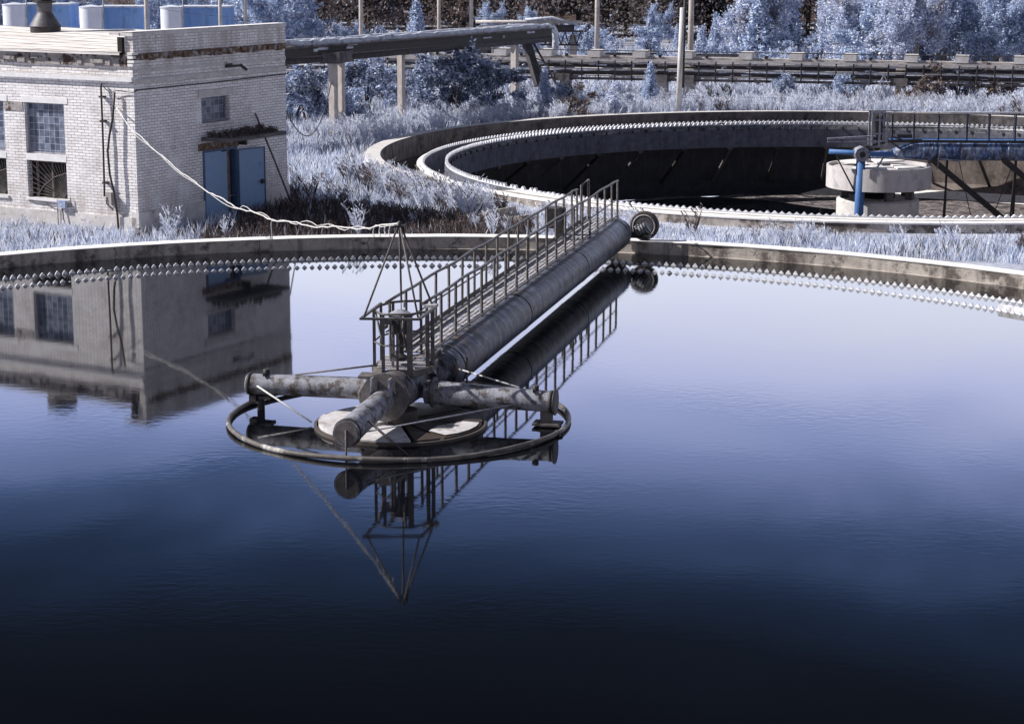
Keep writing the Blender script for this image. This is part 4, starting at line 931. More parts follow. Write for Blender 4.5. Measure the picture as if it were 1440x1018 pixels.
# ------------------------------------------------------------------ grass, weeds
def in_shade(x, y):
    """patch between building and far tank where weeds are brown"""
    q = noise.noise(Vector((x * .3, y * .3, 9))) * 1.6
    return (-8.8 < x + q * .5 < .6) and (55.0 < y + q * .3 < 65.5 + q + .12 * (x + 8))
def blade(mb, x, y, z, h, w, lean, az):
    dx, dy = cos(az) * w, sin(az) * w; lx, ly = lean
    i = len(mb.v)
    mb.v += [(x - dx, y - dy, z), (x + dx, y + dy, z), (x + lx * .4 + dx * .7, y + ly * .4 + dy * .7, z + h * .55), (x + lx, y + ly, z + h)]
    mb.f += [(i, i + 1, i + 2), (i, i + 2, i + 3)] if False else [(i, i + 1, i + 2, i + 3)]
    mb.sm.append(False)
gr = MB(); dry = MB(); reed = MB(); R = random.Random(11)
cnt = 0
while cnt < 68000:
    y = 53 * (165 / 53) ** R.random(); x = R.uniform(-.31 * y - 1, .33 * y + 2)
    if in_tank(x, y, .12) or in_build(x, y, .1): continue
    cnt += 1
    zc = gh(x, y) - .02
    far = y / 60
    sh = in_shade(x, y); cl = noise.noise(Vector((x * .45, y * .45, 5))); d1 = hypot(x - C1[0], y - C1[1]); d2 = hypot(x - C2[0], y - C2[1])
    h = (.32 + .22 * cl + .16 * R.random()) * (1 if y < 100 else 1.25)
    if x < -2 and y < 75 and not sh: h *= 1.15
    if d1 < 21.4: h *= .4
    elif d1 < 22.6: h *= (.5 if x > 4 else .7)
    if x < -9 and y < 62: h *= .75
    if d2 < 21.5 and y < 72: h *= .5 + .3 * sstep(18.3, 21.5, d2)
    if x > 2 and y < 66: h *= .9
    if noise.noise(Vector((x * .9, y * .9, 12))) > .22 and R.random() < .7: h *= .45
    for b in range(4):
        px, py = x + R.gauss(0, .12 * far), y + R.gauss(0, .12 * far)
        if in_tank(px, py, .05): continue
        hh = h * R.uniform(.5, 1.15); le = (R.gauss(0, .22) * hh, R.gauss(0, .22) * hh)
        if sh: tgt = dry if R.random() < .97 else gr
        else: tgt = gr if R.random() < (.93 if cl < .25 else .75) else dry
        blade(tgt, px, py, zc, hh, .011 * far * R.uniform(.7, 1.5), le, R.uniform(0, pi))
# bushy seed-head weeds
def weed(mb, x, y, z, h, n, spread=.5, w=.012):
    for k in range(n):
        az = R.uniform(0, 2 * pi); s = R.uniform(.1, spread) * h; hh = h * R.uniform(.6, 1)
        tx, ty = cos(az) * s, sin(az) * s
        blade(mb, x, y, z, hh, w, (tx, ty), R.uniform(0, pi))
        for j in range(11):
            u = R.uniform(.3, 1); bx, by, bz = x + tx * u, y + ty * u, z + hh * u
            a2 = R.uniform(0, 2 * pi); l = .15 * h * R.uniform(.3, 1.3)
            i = len(mb.v); ww = w * R.uniform(.6, 1.3)
            mb.v += [(bx, by, bz), (bx + cos(a2) * l - ww, by + sin(a2) * l, bz + l * .9), (bx + cos(a2) * l + ww, by + sin(a2) * l, bz + l * 1.1)]
            mb.f.append((i, i + 1, i + 2)); mb.sm.append(False)
cnt = 0
while cnt < 1700:
    y = 56 * (140 / 56) ** R.random(); x = R.uniform(-.28 * y, .28 * y)
    d1 = hypot(x - C1[0], y - C1[1])
    if in_tank(x, y, .3) or in_build(x, y, .3) or d1 < 22.4: continue
    cl = noise.noise(Vector((x * .25, y * .25, 1)))
    if cl < -.05 and not (x < 0 and y < 74): continue
    if hypot(x - C2[0], y - C2[1]) < 23.5 and x < 0 and y > 74: continue
    cnt += 1
    if hypot(x - C2[0], y - C2[1]) < 22 and y < 80 and x > -3.5: continue
    drk = noise.noise(Vector((x * .22, y * .22, 30))) > .16
    sh = in_shade(x, y); h = (.6 + .5 * R.random()) * (1.0 if x < 4 or y > 95 else .8)
    if sh: h *= .6
    if x < 1 and y > 66: h *= .72 - .3 * (hypot(x - C2[0], y - C2[1]) < 24.5)
    if y < 61 and x < -8: h *= .45
    weed(dry if (sh and R.random() < .95) or (drk and R.random() < .7) else reed, x, y, gh(x, y) - .03, h, 9, .4, .0075 * y / 60)
# denser strip of pale reeds behind the far rim
for k in range(900):
    a = radians(R.uniform(-75, 62)); r = R.uniform(20.7, 24.5); x = C2[0] + r * sin(a); y = C2[1] + r * cos(a)
    weed(reed, x, y, gh(x, y) - .03, R.uniform(.5, 1.0), 8, .35, .013)
# weed thicket against the left edge of the far tank
for k in range(130):
    a = radians(R.uniform(-135, -114)); r = R.uniform(20.6, 22.6); x = C2[0] + r * sin(a); y = C2[1] + r * cos(a)
    if in_tank(x, y, .1): continue
    weed(reed if R.random() < .8 else dry, x, y, gh(x, y) - .03, R.uniform(.6, 1.15), 12, .45, .010)
gr.build('meadow_grass', 'grass', kind='stuff', label='pale blue grass covering the ground around both tanks', cat='grass')
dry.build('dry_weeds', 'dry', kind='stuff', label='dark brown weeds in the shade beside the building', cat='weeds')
reed.build('reeds', 'reed', kind='stuff', label='pale seed headed weeds and reeds around the tanks', cat='reeds')
# single weeds one can point to
def weed_thing(x, y, h, n, mat, label, z=None):
    mb = MB(); z = gh(x, y) - .03 if z is None else z
    weed(mb, x, y, z, h, n, .45, .014)
    mb.build('weed_plant', mat, loc=(x, y, z), label=label, cat='weed')
weed_thing(-4.4, 56.9, 1.05, 9, 'reed', 'tall pale weed behind the rim left of the cable mast')
weed_thing(-.55, 56.4, .95, 8, 'reed', 'pale weed with spiky heads behind the rim just right of the cable mast')
weed_thing(.75, 56.6, .75, 7, 'reed', 'pale weed behind the rim close to where the left handrail crosses it')
weed_thing(-1.4, 62.6, 1.5, 12, 'reed', 'tall pale weed in front of the broken concrete of the far tank')
weed_thing(-9.8, 56.9, 1.0, 12, 'reed', 'pale leafy weed at the sunlit corner of the brick building')
weed_thing(-8.2, 56.7, .7, 7, 'reed', 'pale spiky weed below the shaded brick wall left of the door')
weed_thing(5.6, 61.6, 1.15, 5, 'dry', 'thin dark weed standing alone before the near edge of the drained tank')
wb = MB()
for k in range(120):
    p = bl(R.uniform(3.15, 5.7), 2.515, R.uniform(.1, .98), 'R'); weed(wb, p[0], p[1], p[2] - .01, R.uniform(.08, .26), 4, .8, .012)
wb.build('canopy_weeds', 'dry', loc=bl(4.5, 2.5, .5, 'R'), label='dry brown weeds growing on top of the door canopy', cat='weeds')
# broken concrete blocks near the left of the far tank
for k, (x, y, sx, sy, sz_, az, lab) in enumerate(((-.6, 67.0, 1.6, .7, .45, 2.2, 'tilted slab of broken concrete at the near left edge of the drained tank'),
                                         (.6, 66.0, 1.3, .6, .4, 2.4, 'smaller broken concrete block right of the tilted slab by the drained tank'))):
    m_ = MB(); m_.box((x, y, gh(x, y) + .12), (sx, sy, sz_), az, .15)
    m_.build('concrete_rubble', 'concrete', loc=(x, y, gh(x, y)), label=lab, cat='rubble')
m_ = MB(); m_.box((15.5, 56.6, .13), (9.0, 1.5, .05), 1.9)
# ------------------------------------------------------------------ bushes and trees
def foliage(rx, ry, rz, zc, n, leaf, clumps, rnd, shape='round', flat=.0):
    """leaves gathered in uneven clumps on uneven lobes, with thin sprays breaking the outline"""
    mb = MB(); cl = []; lobes = []
    for k in range(7 if clumps < 90 else 11):
        a = rnd.uniform(0, 2 * pi); e = rnd.uniform(-.7, 1.0); r = rnd.uniform(.25, .72)
        lobes.append((Vector((cos(a) * r, sin(a) * r, e * .72)), rnd.uniform(.16, .42)))
    for k in range(clumps):
        if shape == 'cone':
            hgt = rnd.random() ** 1.3; rad = (1 - hgt) * sqrt(rnd.random()) * rnd.uniform(.6, 1.15); a = rnd.uniform(0, 2 * pi)
            v = Vector((rad * cos(a), rad * sin(a), hgt * 2 - 1)); s = rnd.uniform(.06, .2)
        else:
            c, q = rnd.choice(lobes); v = c + Vector((rnd.gauss(0, 1), rnd.gauss(0, 1), rnd.gauss(0, .9))) * q * .62; s = rnd.uniform(.05, .19)
        cl.append((v, s, rnd.random() ** .7))
    pts = []
    wt = [c_[1] ** 1.6 * (.3 + c_[2]) for c_ in cl]
    for c, s, _ in rnd.choices(cl, wt, k=int(n * .8)):
        pts.append(c + Vector((rnd.gauss(0, 1), rnd.gauss(0, 1), rnd.gauss(0, 1))) * s * .6)
    while len(pts) < n:
        c = rnd.choice(cl)[0]; d = (Vector((c.x, c.y, abs(c.z) * .6 + .5)) + Vector((rnd.gauss(0, .4), rnd.gauss(0, .4), rnd.gauss(0, .4)))).normalized(); l = rnd.uniform(.12, .42)
        for q in range(14):
            pts.append(c + d * l * q / 13 + Vector((rnd.gauss(0, .018), rnd.gauss(0, .018), rnd.gauss(0, .018))))
    for c in pts:
        p = Vector((c.x * rx, c.y * ry, zc + c.z * rz))
        if p.z < .05: p.z = rnd.uniform(.05, .4)
        l = leaf * rnd.uniform(.5, 1.5)
        u = Vector((rnd.gauss(0, 1), rnd.gauss(0, 1), rnd.gauss(0, .7))).normalized(); w_ = u.cross(Vector((rnd.gauss(0, 1), rnd.gauss(0, 1), rnd.gauss(0, 1)))).normalized()
        i = len(mb.v)
        mb.v += [tuple(p - u * l), tuple(p + w_ * l * .45), tuple(p + u * l), tuple(p - w_ * l * .45)]
        mb.f.append((i, i + 1, i + 2, i + 3)); mb.sm.append(False)
    return mb
def stems(h, n, r, spread, rnd):
    mb = MB()
    for k in range(n):
        a = rnd.uniform(0, 2 * pi); s = rnd.uniform(.2, 1) * spread; hh = h * rnd.uniform(.6, 1)
        mb.tube([(0.05 * cos(a), .05 * sin(a), 0), (s * .4 * cos(a), s * .4 * sin(a), hh * .5), (s * cos(a), s * sin(a), hh)], [r, r * .7, r * .25], 5)
    return mb
PROTO = {}
def proto(key, kind, leafmat, dims, n, leaf, clumps, shape, trunk, seed):
    rnd_ = random.Random(seed)
    t = bpy.data.objects.new(kind, None); COL.objects.link(t); ORG[t] = Vector((0, 0, 0)); t['category'] = 'tree' if kind.endswith('tree') else 'bush'
    rx, rz, zc = dims
    foliage(rx, rx, rz, zc, n, leaf, clumps, rnd_, shape).build('crown', leafmat, t)
    h, ns_, r, sp, tm = trunk
    stems(h, ns_, r, sp, rnd_).build('trunk' if kind.endswith('tree') else 'stems', tm, t)
    PROTO[key] = [t, False]
proto('bush', 'leafy_bush', 'leaf_blue', (1.3, 1.0, 1.0), 6500, .062, 40, 'round', (1.4, 7, .035, .8, 'trunk'), 1)
proto('bushdeep', 'dark_leafy_bush', 'leaf_deep', (1.6, 1.3, 1.3), 14000, .068, 60, 'round', (1.9, 8, .05, 1.0, 'trunk'), 2)
proto('cone', 'conifer_tree', 'leaf_blue', (1.1, 1.7, 1.75), 7000, .075, 80, 'cone', (3.2, 1, .07, .05, 'trunk'), 3)
proto('pale', 'pale_bush', 'leaf_pale', (1.5, 1.3, 1.3), 7000, .07, 40, 'round', (2.0, 9, .04, 1.1, 'paletrunk'), 4)
proto('tree', 'broadleaf_tree', 'leaf_blue', (2.6, 3.4, 3.7), 26000, .10, 120, 'round', (6.2, 4, .12, 1.3, 'paletrunk'), 5)
proto('treep', 'pale_tree', 'leaf_pale', (2.4, 3.2, 3.5), 24000, .10, 120, 'round', (6, 5, .11, 1.4, 'paletrunk'), 6)
proto('dark', 'dark_tree', 'leaf_dark', (3.2, 4.5, 5.2), 26000, .13, 70, 'round', (9, 3, .2, 1.0, 'trunk'), 8)
proto('brown', 'brown_bush', 'leaf_brown', (1.2, .9, .8), 3500, .07, 30, 'round', (1.3, 6, .03, .7, 'trunk'), 9)
PR_R = random.Random(21)
def plant(key, x, y, sc, label, group=None, sz=None):
    t, used = PROTO[key]
    z = gh(x, y) - .05; scl = (sc, sc, sc * (sz or 1)); rz = PR_R.uniform(0, 6.28)
    if not used:
        PROTO[key][1] = True; t.location = (x, y, z); t.scale = scl; t.rotation_euler = (0, 0, rz); o = t
    else: o = copy_tree(t, (x, y, z), rz, scl)
    o['label'] = label
    if group: o['group'] = group
    elif 'group' in o: del o['group']
    return o
def X(px, Y): return (px - 720) / 2812 * (Y * .9786 + 1.72)
plant('bushdeep', X(640, 100), 100, 1.30, 'large dense blue bush with a dark right side left of the leaning gantry leg')
plant('bushdeep', X(600, 100), 100, .85, 'lower blue bush leaning against the left of the largest bush')
plant('bushdeep', X(692, 101), 101, 1.0, 'shadowy blue bush on the right flank of the largest bush')
plant('cone', X(765, 103), 103, .62, 'blunt conifer like bush under the end of the raised pipe gantry')
plant('bushdeep', X(786, 104), 104, .5, 'small dark bush right beside the blunt conifer')
plant('cone', X(913, 105), 105, .66, 'small slim conifer in front of the long pipe rack')
plant('bushdeep', X(432, 94), 94, 1.1, 'dark blue bush between the building and the first gantry columns')
plant('bush', X(412, 95), 95, 1.1, 'pale blue bush at the right corner of the building')
plant('bushdeep', X(515, 101), 101, 1.05, 'blue bush between the first and second gantry columns')
plant('bush', X(500, 95), 95, .9, 'small pale bush right of the twin gantry columns')
plant('bush', X(545, 104), 104, 1.05, 'blue bush just behind the second gantry column')
plant('pale', X(520, 106), 106, 1.2, 'pale twiggy bush behind the gantry')
plant('brown', X(812, 101), 101, .9, 'brown withered bush in front of the pipe rack left of the small conifer')
plant('pale', X(850, 102), 102, .8, 'grey twiggy bush beside the brown withered one')
plant('bushdeep', X(1105, 108), 108, .6, 'dark bush under the pipe rack behind the drained tank')
plant('bushdeep', X(1210, 111), 111, .75, 'dark bush left of the right hand rack column')
plant('brown', X(1300, 106), 106, 1.2, 'brown bush under the rack right of the right hand column')
plant('bushdeep', X(1345, 108), 108, .9, 'dark blue bush under the rack near the right edge')
plant('brown', X(1395, 107), 107, 1.1, 'brown bush under the rack at the right edge')
plant('bush', X(1170, 108), 108, .8, 'light bush under the rack between two dark ones')
plant('cone', X(822, 130), 130, .72, 'blue conifer right of the far gantry at the foot of a pole')
plant('cone', X(985, 132), 132, .85, 'upright blue tree right behind the two tall poles')
plant('cone', X(537, 150), 150, .62, 'slender pointed conifer before the dark wood above the raised gantry')
plant('cone', X(537, 112), 112, .5, 'small pointed conifer between gantry and long rack')
G1 = 'pale bushes growing in front of the dark wood'
for k in range(130):
    Y = PR_R.uniform(126, 166); px = PR_R.uniform(395, 1460)
    if 590 < px < 800 and PR_R.random() < .5: continue
    key = PR_R.choice(['pale', 'bush', 'pale', 'bush', 'cone'])
    plant(key, X(px, Y), Y, PR_R.choice([.35, .5, .6, .75, .95, 1.2]) * (1 if px < 1040 else 1.3), {'pale': 'greyish pale bush among many in front of the dark wood', 'bush': 'bluish leafy bush among many in front of the dark wood', 'cone': 'narrow blue conifer among the bushes in front of the dark wood'}[key], G1)
G2 = 'tall pale trees behind the pipe rack on the right'
for k in range(26):
    Y = PR_R.uniform(126, 150); px = PR_R.uniform(1060, 1500)
    key = PR_R.choice(['tree', 'treep'])
    plant(key, X(px, Y), Y, PR_R.uniform(.65, 1.05), {'tree': 'tall blue broadleaf tree behind the right part of the pipe rack', 'treep': 'tall greyish pale tree behind the right part of the pipe rack'}[key], G2)
G3 = 'trees behind the brick building'
for px, Y, s in ((20, 150, .8), (225, 148, .8), (330, 150, .9), (350, 140, .8), (375, 132, .8), (395, 145, 1.0), (415, 150, .8), (115, 160, .9), (-20, 150, 1.0), (270, 165, 1.0), (60, 165, 1.0)):
    plant('tree', X(px, Y), Y, s, 'blue leafy tree behind the roof of the brick building', G3)
for px, Y, s in ((475, 152, .33), (490, 146, .30), (505, 150, .35), (690, 166, .5), (745, 160, .45), (1045, 156, .6), (925, 165, .5)):
    plant('tree', X(px, Y), Y, s, 'blue leafy tree standing out against the dark wood', 'blue trees against the dark wood')
G4 = 'dark trees of the wood in the background'
for k in range(95):
    Y = PR_R.uniform(172, 225); px = PR_R.uniform(300, 1500)
    plant('dark', X(px, Y), Y, PR_R.uniform(.8, 1.2), 'tall dark brown tree in the wood at the back', G4)
# undergrowth of the wood: one dense dark mass
ug = MB(); Ru = random.Random(33)
for k in range(70000):
    Y = Ru.uniform(168, 200); x = Ru.uniform(-50, 62); z = Ru.random() ** 1.1 * 8.5; l = Ru.uniform(.07, .22)
    if noise.noise(Vector((x * .3, Y * .3, z * .5))) < -.25: continue
    u = Vector((Ru.gauss(0, 1), Ru.gauss(0, 1), Ru.gauss(0, 1))).normalized(); w_ = u.cross(Vector((Ru.gauss(0, 1), Ru.gauss(0, 1), Ru.gauss(0, 1)))).normalized(); p = Vector((x, Y, z))
    i = len(ug.v); ug.v += [tuple(p - u * l), tuple(p + w_ * l * .5), tuple(p + u * l), tuple(p - w_ * l * .5)]; ug.f.append((i, i + 1, i + 2, i + 3)); ug.sm.append(False)
ug.build('wood_undergrowth', 'leaf_dark', kind='stuff', label='dark brown undergrowth of the wood at the back', cat='undergrowth')
bk = MB(); bk.quad([(-130, 215, -2), (160, 215, -2), (160, 235, 9), (-130, 235, 9)]); 
bk.quad([(-130, 235, 9), (160, 235, 9), (220, 420, 9), (-190, 420, 9)]); bk.build('hill', 'trunk', kind='structure')

# ------------------------------------------------------------------ raised pipe gantry behind the building
ga = thing('pipe_gantry', (X(563, 98), 98, 0), 'raised dark pipe gantry with frosted top leading off from the brick building', 'pipe gantry')
def gpt(u, z, off=0):
    a = (-13.5, 83.0); b = (1.9, 109.2); d = hypot(b[0] - a[0], b[1] - a[1]); nx, ny = (b[1] - a[1]) / d, -(b[0] - a[0]) / d
    return (a[0] + (b[0] - a[0]) * u + nx * off, a[1] + (b[1] - a[1]) * u + ny * off, z)
MB().beam(gpt(0, 3.47), gpt(.985, 3.52), 1.0, .42).build('duct', 'darksteel', ga)
MB().beam(gpt(0, 3.72, .1), gpt(.985, 3.76, .1), 1.1, .06).build('duct_cover', 'concrete_stain', ga)
MB().tube([gpt(0, 3.15, .45), gpt(.98, 3.2, .45)], .16, 10).build('lower_pipe', 'rackdark', ga)
fr = MB(); rq = random.Random(8)
top = [gpt(k / 40, 3.86 + rq.uniform(-.03, .03) + (.12 if abs(k / 40 - .21) < .03 else 0), .25) for k in range(40)] + [gpt(.98, 3.84, .3), gpt(1.0, 3.75, .3), gpt(1.01, 3.5, .3), gpt(1.01, 2.6, .3)]
top = top[:1] + [tuple((a_ + b_) / 2 + (rq.uniform(-.03, .03) if q_ == 2 else 0) for q_, (a_, b_) in enumerate(zip(p1, p2))) if h_ else p2 for p1, p2 in zip(top, top[1:]) for h_ in (1, 0)]
fr.tube(top, [.15 * rq.uniform(.75, 1.3) for _ in top], 10); fr.build('top_pipe', 'snowy', ga)
for k in range(7):
    u = rq.uniform(.02, .97); MB().box(gpt(u, 3.56 + rq.uniform(-.1, .15), .52), (.04, rq.uniform(.2, .9), rq.uniform(.04, .14)), atan2(15.4, 26.2)).build('torn_lagging', 'snowy', ga)
MB().tube([gpt(k / 30, 3.92 + .02 * sin(k), -.35) for k in range(30)] + [gpt(.97, 3.88, -.35)], .11, 8).build('rear_pipe', 'snowy', ga)
for u in [k / 13 for k in range(13)]:
    MB().box(gpt(u + .02, 3.2), (1.15, .16, .1), atan2(15.4, 26.2)).build('cross_beam', 'post_concrete', ga)
for px, Y, w_, zt in ((469, 90.5, .30, 3.15), (480, 92.5, .26, 3.15), (564, 98, .28, 3.1), (723, 108.5, .32, 3.1)):
    MB().box((X(px, Y), Y, zt / 2 - .2), (w_, w_, zt + .4), .55).build('column', 'post_concrete', ga)
MB().box((X(475, 91.5), 91.5, 3.2), (.9, 2.4, .5), .2).build('capital', 'concrete_stain', ga)
MB().box((X(723, 108.5), 108.5, 3.1), (1.5, .5, .3), .2).build('capital', 'rackdark', ga)
lg = MB(); a = gpt(.93, 3.1); 
for o_ in (0, .4): lg.beam((a[0] - .2 + o_, a[1], 3.2), (a[0] + 1.1 + o_, a[1] - .3, .9), .10, .10)
for k in range(5): lg.beam((a[0] - .2 + .26 * k, a[1], 3.2 - .46 * k), (a[0] + .3 + .26 * k, a[1], 3.0 - .46 * k), .05, .05)
lg.build('ladder', 'rackdark', ga)
MB().beam((X(738, 107), 107, 3.3), (X(757, 106), 106, .9), .42, .3).build('inclined_duct', 'rackdark', ga)
# sagging wire from the building to the gantry column
A_ = bl(7.5, 3.0, 0); Bw = (X(466, 90.5), 90.5, 2.1)
MB().tube([(A_[0] + (Bw[0] - A_[0]) * k / 14, A_[1] + (Bw[1] - A_[1]) * k / 14, A_[2] + (Bw[2] - A_[2]) * k / 14 - 1.5 * 4 * (k / 14) * (1 - k / 14)) for k in range(15)], .022, 5).build('slack_wire', 'darksteel', loc=A_, label='dark slack wire sagging from the building corner to the gantry column', cat='wire')

# ------------------------------------------------------------------ long pipe rack
ra = thing('pipe_rack', (8, 108, 0), 'long low pipe rack with concrete blocks and rails crossing behind the drained tank', 'pipe rack')
def rk(x, off, z):
    """x along the rack (world x), off towards the camera"""
    return (x, 112.5 - x * .21 - off, z)
XA, XB = -16, 36
def zadj(x): return 0.0
MB().beam(rk(XA, 0, 2.12), rk(XB, 0, 1.98), .5, .18).build('top_beam', 'racktan', ra)
MB().beam(rk(XA, .9, 2.02), rk(XB, .9, 1.90), .14, .14).build('front_beam', 'racktan', ra)
MB().beam(rk(XA, .7, 1.88), rk(XB, .7, 1.76), .2, .08).build('under_beam', 'racktan', ra)
MB().tube([rk(XA, .2, 1.78), rk(XB, .2, 1.66)], .055, 10).build('pipe', 'concrete_stain', ra)
MB().tube([rk(XA, -.3, 1.50), rk(XB, -.3, 1.40)], .06, 10).build('pipe', 'snowy', ra)
MB().tube([rk(XA, .4, 1.52), rk(XB, .4, 1.42)], .05, 8).build('pipe', 'racktan', ra)
MB().tube([rk(XA, .8, 1.36), rk(XB, .8, 1.28)], .06, 8).build('pipe', 'rackdark', ra)
MB().tube([rk(XA, .2, 1.15), rk(XB, .2, 1.05)], .055, 8).build('pipe', 'racktan', ra)
MB().beam(rk(XA, .9, .98), rk(XB, .9, .90), .10, .10).build('bottom_rail', 'rackdark', ra)
MB().tube([rk(XA, .55, .99), rk(XB, .55, .91)], .06, 8).build('pipe', 'racktan', ra)
MB().tube([rk(XA, .75, 1.66), rk(XB, .75, 1.56)], .05, 8).build('pipe', 'rackdark', ra)
MB().tube([rk(XA, .75, 1.50), rk(XB, .75, 1.42)], .05, 8).build('pipe', 'rim_top', ra)
MB().tube([rk(XA, -.6, 1.72), rk(XB, -.6, 1.60)], .10, 8).build('pipe', 'rackdark', ra)
MB().tube([rk(XA, .5, 1.27), rk(XB, .5, 1.18)], .08, 8).build('pipe', 'rackdark', ra)
MB().beam(rk(XA, -1.2, 2.02), rk(XB, -1.2, 1.88), .12, .10).build('rear_beam', 'racktan', ra)
MB().tube([rk(XA, 1.0, 2.55), rk(XB, 1.0, 2.42)], .025, 5).build('thin_rail', 'darksteel', ra)
x = XA
while x < XB:
    h_ = rk(x, .95, 0); MB().beam((h_[0], h_[1], .85 if int(x * 10) % 3 else .6), (h_[0], h_[1], 1.95), .07, .07).build('upright', 'rackdark', ra); x += .9
rq = random.Random(4)
for k in range(90):
    x = rq.uniform(XA, XB); p = rk(x, rq.uniform(.5, .9), rq.uniform(1.1, 1.85)); MB().box(p, (rq.uniform(.15, .7), .05, rq.uniform(.05, .16)), .0).build('torn_lagging', 'snowy', ra)
for px in (542, 590, 648, 707, 770, 837, 900, 965, 1048, 1118, 1193, 1278, 1349, 1431, 1500):
    x = (px - 720) / 2812 * 109
    for _ in range(3): x = X(px, 112.5 - x * .21)
    p = rk(x, .1, 2.34 - .0026 * (x + 10)); MB().box(p, (.70, 1.5, .36), .25).build('block', 'concrete_pale', ra)
    p = rk(x + 1.0, .2, 2.2); MB().box(p, (.16, .3, .14), 0).build('shoe', 'rackdark', ra)
for px in (660, 795, 931, 968, 1265, 1560):
    x = (px - 720) / 2812 * 109
    for _ in range(3): x = X(px, 112.5 - x * .21)
    p = rk(x, .0, 0)
    MB().box((p[0], p[1], .8), (.5, .7, 2.2), .3).build('column', 'post_concrete', ra)
    MB().box((p[0], p[1], 1.02), (.9, 1.9, .4), .3).build('capital', 'concrete_stain', ra)
st_ = MB(); x = X(975, 108); p = rk(x, .8, 0); st_.beam((p[0] - .2, p[1], .9), (p[0] + .8, p[1], .15), .08, .06).beam((p[0] - .2, p[1], .6), (p[0] + .7, p[1], -.0), .08, .06); st_.build('brace', 'racktan', ra)

# far truss gantry
fg = thing('far_gantry', (X(740, 145), 145, 0), 'distant trussed pipe gantry behind the end of the raised gantry', 'pipe gantry')
x0, x1 = X(668, 143), X(818, 143)
fgY = 143
MB().tube([(x0, fgY, 2.75), (x1, fgY, 2.75)], .12, 8).build('pipe', 'racktan', fg)
MB().tube([(x0 + .3, fgY - .3, 2.30), (x1 - .6, fgY - .3, 2.35)], .22, 8).build('pipe', 'rackdark', fg)
MB().tube([(x0 + 3.5, fgY, 2.9), (x0 + 5.4, fgY, 3.05), (x1 - .2, fgY, 2.45)], .10, 8).build('raised_pipe', 'snowy', fg)
tr = MB()
for k in range(6):
    xa = x1 - 2.9 + .55 * k; tr.beam((xa, fgY - .4, 2.1), (xa + .27, fgY - .4, 1.2), .08, .08).beam((xa + .27, fgY - .4, 1.2), (xa + .55, fgY - .4, 2.1), .08, .08)
tr.beam((x1 - 3, fgY - .4, 2.12), (x1 + .3, fgY - .4, 2.12), .12, .12).beam((x1 - 3, fgY - .4, 1.18), (x1 - .2, fgY - .4, 1.18), .12, .12)
tr.build('truss', 'rackdark', fg)
for px in (700, 712, 775, 805): MB().box((X(px, 143), 143, .55), (.5 if px > 705 else .8, .4, 2.6), 0).build('column', 'post_concrete', fg)
# low walls and tanks behind the rack
for px0, px1, Y, z0, z1, m_, lab in ((840, 918, 124, .6, 1.55, 'concrete', 'low tan wall behind the rack left of the poles'), (968, 1046, 120, .9, 1.7, 'concrete', 'low tan wall behind the rack right of the poles'),
                                    (548, 586, 128, .6, 1.9, 'concrete_pale', 'pale box shaped hut under the raised gantry'), (628, 690, 134, .4, 2.0, 'concrete_stain', 'grey box shaped hut under the end of the gantry')):
    a = X(px0, Y); b = X(px1, Y); t = thing('low_wall' if 'wall' in lab else 'small_hut', ((a + b) / 2, Y, 0), lab, 'wall' if 'wall' in lab else 'hut')
    MB().box(((a + b) / 2, Y, (z1 - .4) / 2), (b - a, .3 if 'wall' in lab else 2.2, z1 + .4)).build('body', m_, t)
    MB().box(((a + b) / 2, Y, z1 + .045), (b - a + .2, .4 if 'wall' in lab else 2.5, .08)).build('top', 'rackdark' if 'wall' in lab else 'snowy', t)
for px, Y, r_, z1 in ((607, 126, .75, 1.9), (680, 138, .6, 2.1)):
    x = X(px, Y); t = thing('small_tank', (x, Y, 0), 'small pale round tank under the raised gantry' if px < 650 else 'small grey round tank beside the far gantry columns', 'tank')
    MB().lathe([(r_, -.2), (r_, z1)], (x, Y), 20).build('shell', 'concrete_pale', t); MB().lathe([(r_ + .03, z1 - .05), (r_ + .03, z1 + .03), (0, z1 + .12)], (x, Y), 20).build('lid', 'snowy', t)

# ------------------------------------------------------------------ blue and white tanks behind the building
tl = {7: 'leftmost', 115: 'middle', 228: 'rightmost'}
for px, wpx, bx, y0 in ((8, 33, 107, 5), (115, 33, 208, 8), (228, 31, 327, 8)):
    Y = 125; r_ = wpx / 2 / 2812 * 124; x = X(px + wpx / 2, Y); ztop = 8.36 - (y0 + 83) * Y / 2812 / 1.0
    nm = 'leftmost' if px < 50 else ('middle' if px < 200 else 'rightmost')
    t = thing('white_tank', (x, Y, 0), nm + ' of three upright white tanks behind the brick building', 'tank')
    MB().lathe([(r_, -.3), (r_, ztop)], (x, Y), 32).build('shell', 'whitetank', t)
    MB().lathe([(r_ + .03, ztop - .04), (r_ + .03, ztop + .02), (0, ztop + .14)], (x, Y), 32).build('lid', 'snowy', t)
    MB().tube([(x + r_ + .06, Y - .2, -.1), (x + r_ + .06, Y - .2, ztop + .5)], .04, 6).build('side_pipe', 'greysteel', t)
    a, b = X(px + wpx - 2, Y + 3), X(bx, Y + 3); zt2 = 8.36 - (y0 - 1 + 83) * (Y + 3) / 2812
    t = thing('blue_container', ((a + b) / 2, Y + 3, 0), nm + ' of three long blue containers behind the brick building', 'container')
    MB().box(((a + b) / 2, Y + 3, zt2 / 2 - .2), (b - a, 2.4, zt2 + .3), .02).build('body', 'bluetank', t)
    MB().box(((a + b) / 2, Y + 3, zt2 + .0), (b - a + .1, 2.5, .09), .02).build('roof_edge', 'snowy', t)
    rb = MB()
    for k in range(1, 5): rb.box((a + (b - a) * k / 5, Y + 1.79, zt2 / 2 - .2), (.05, .04, zt2 + .1), .0)
    rb.build('ribs', 'bluetank', t)
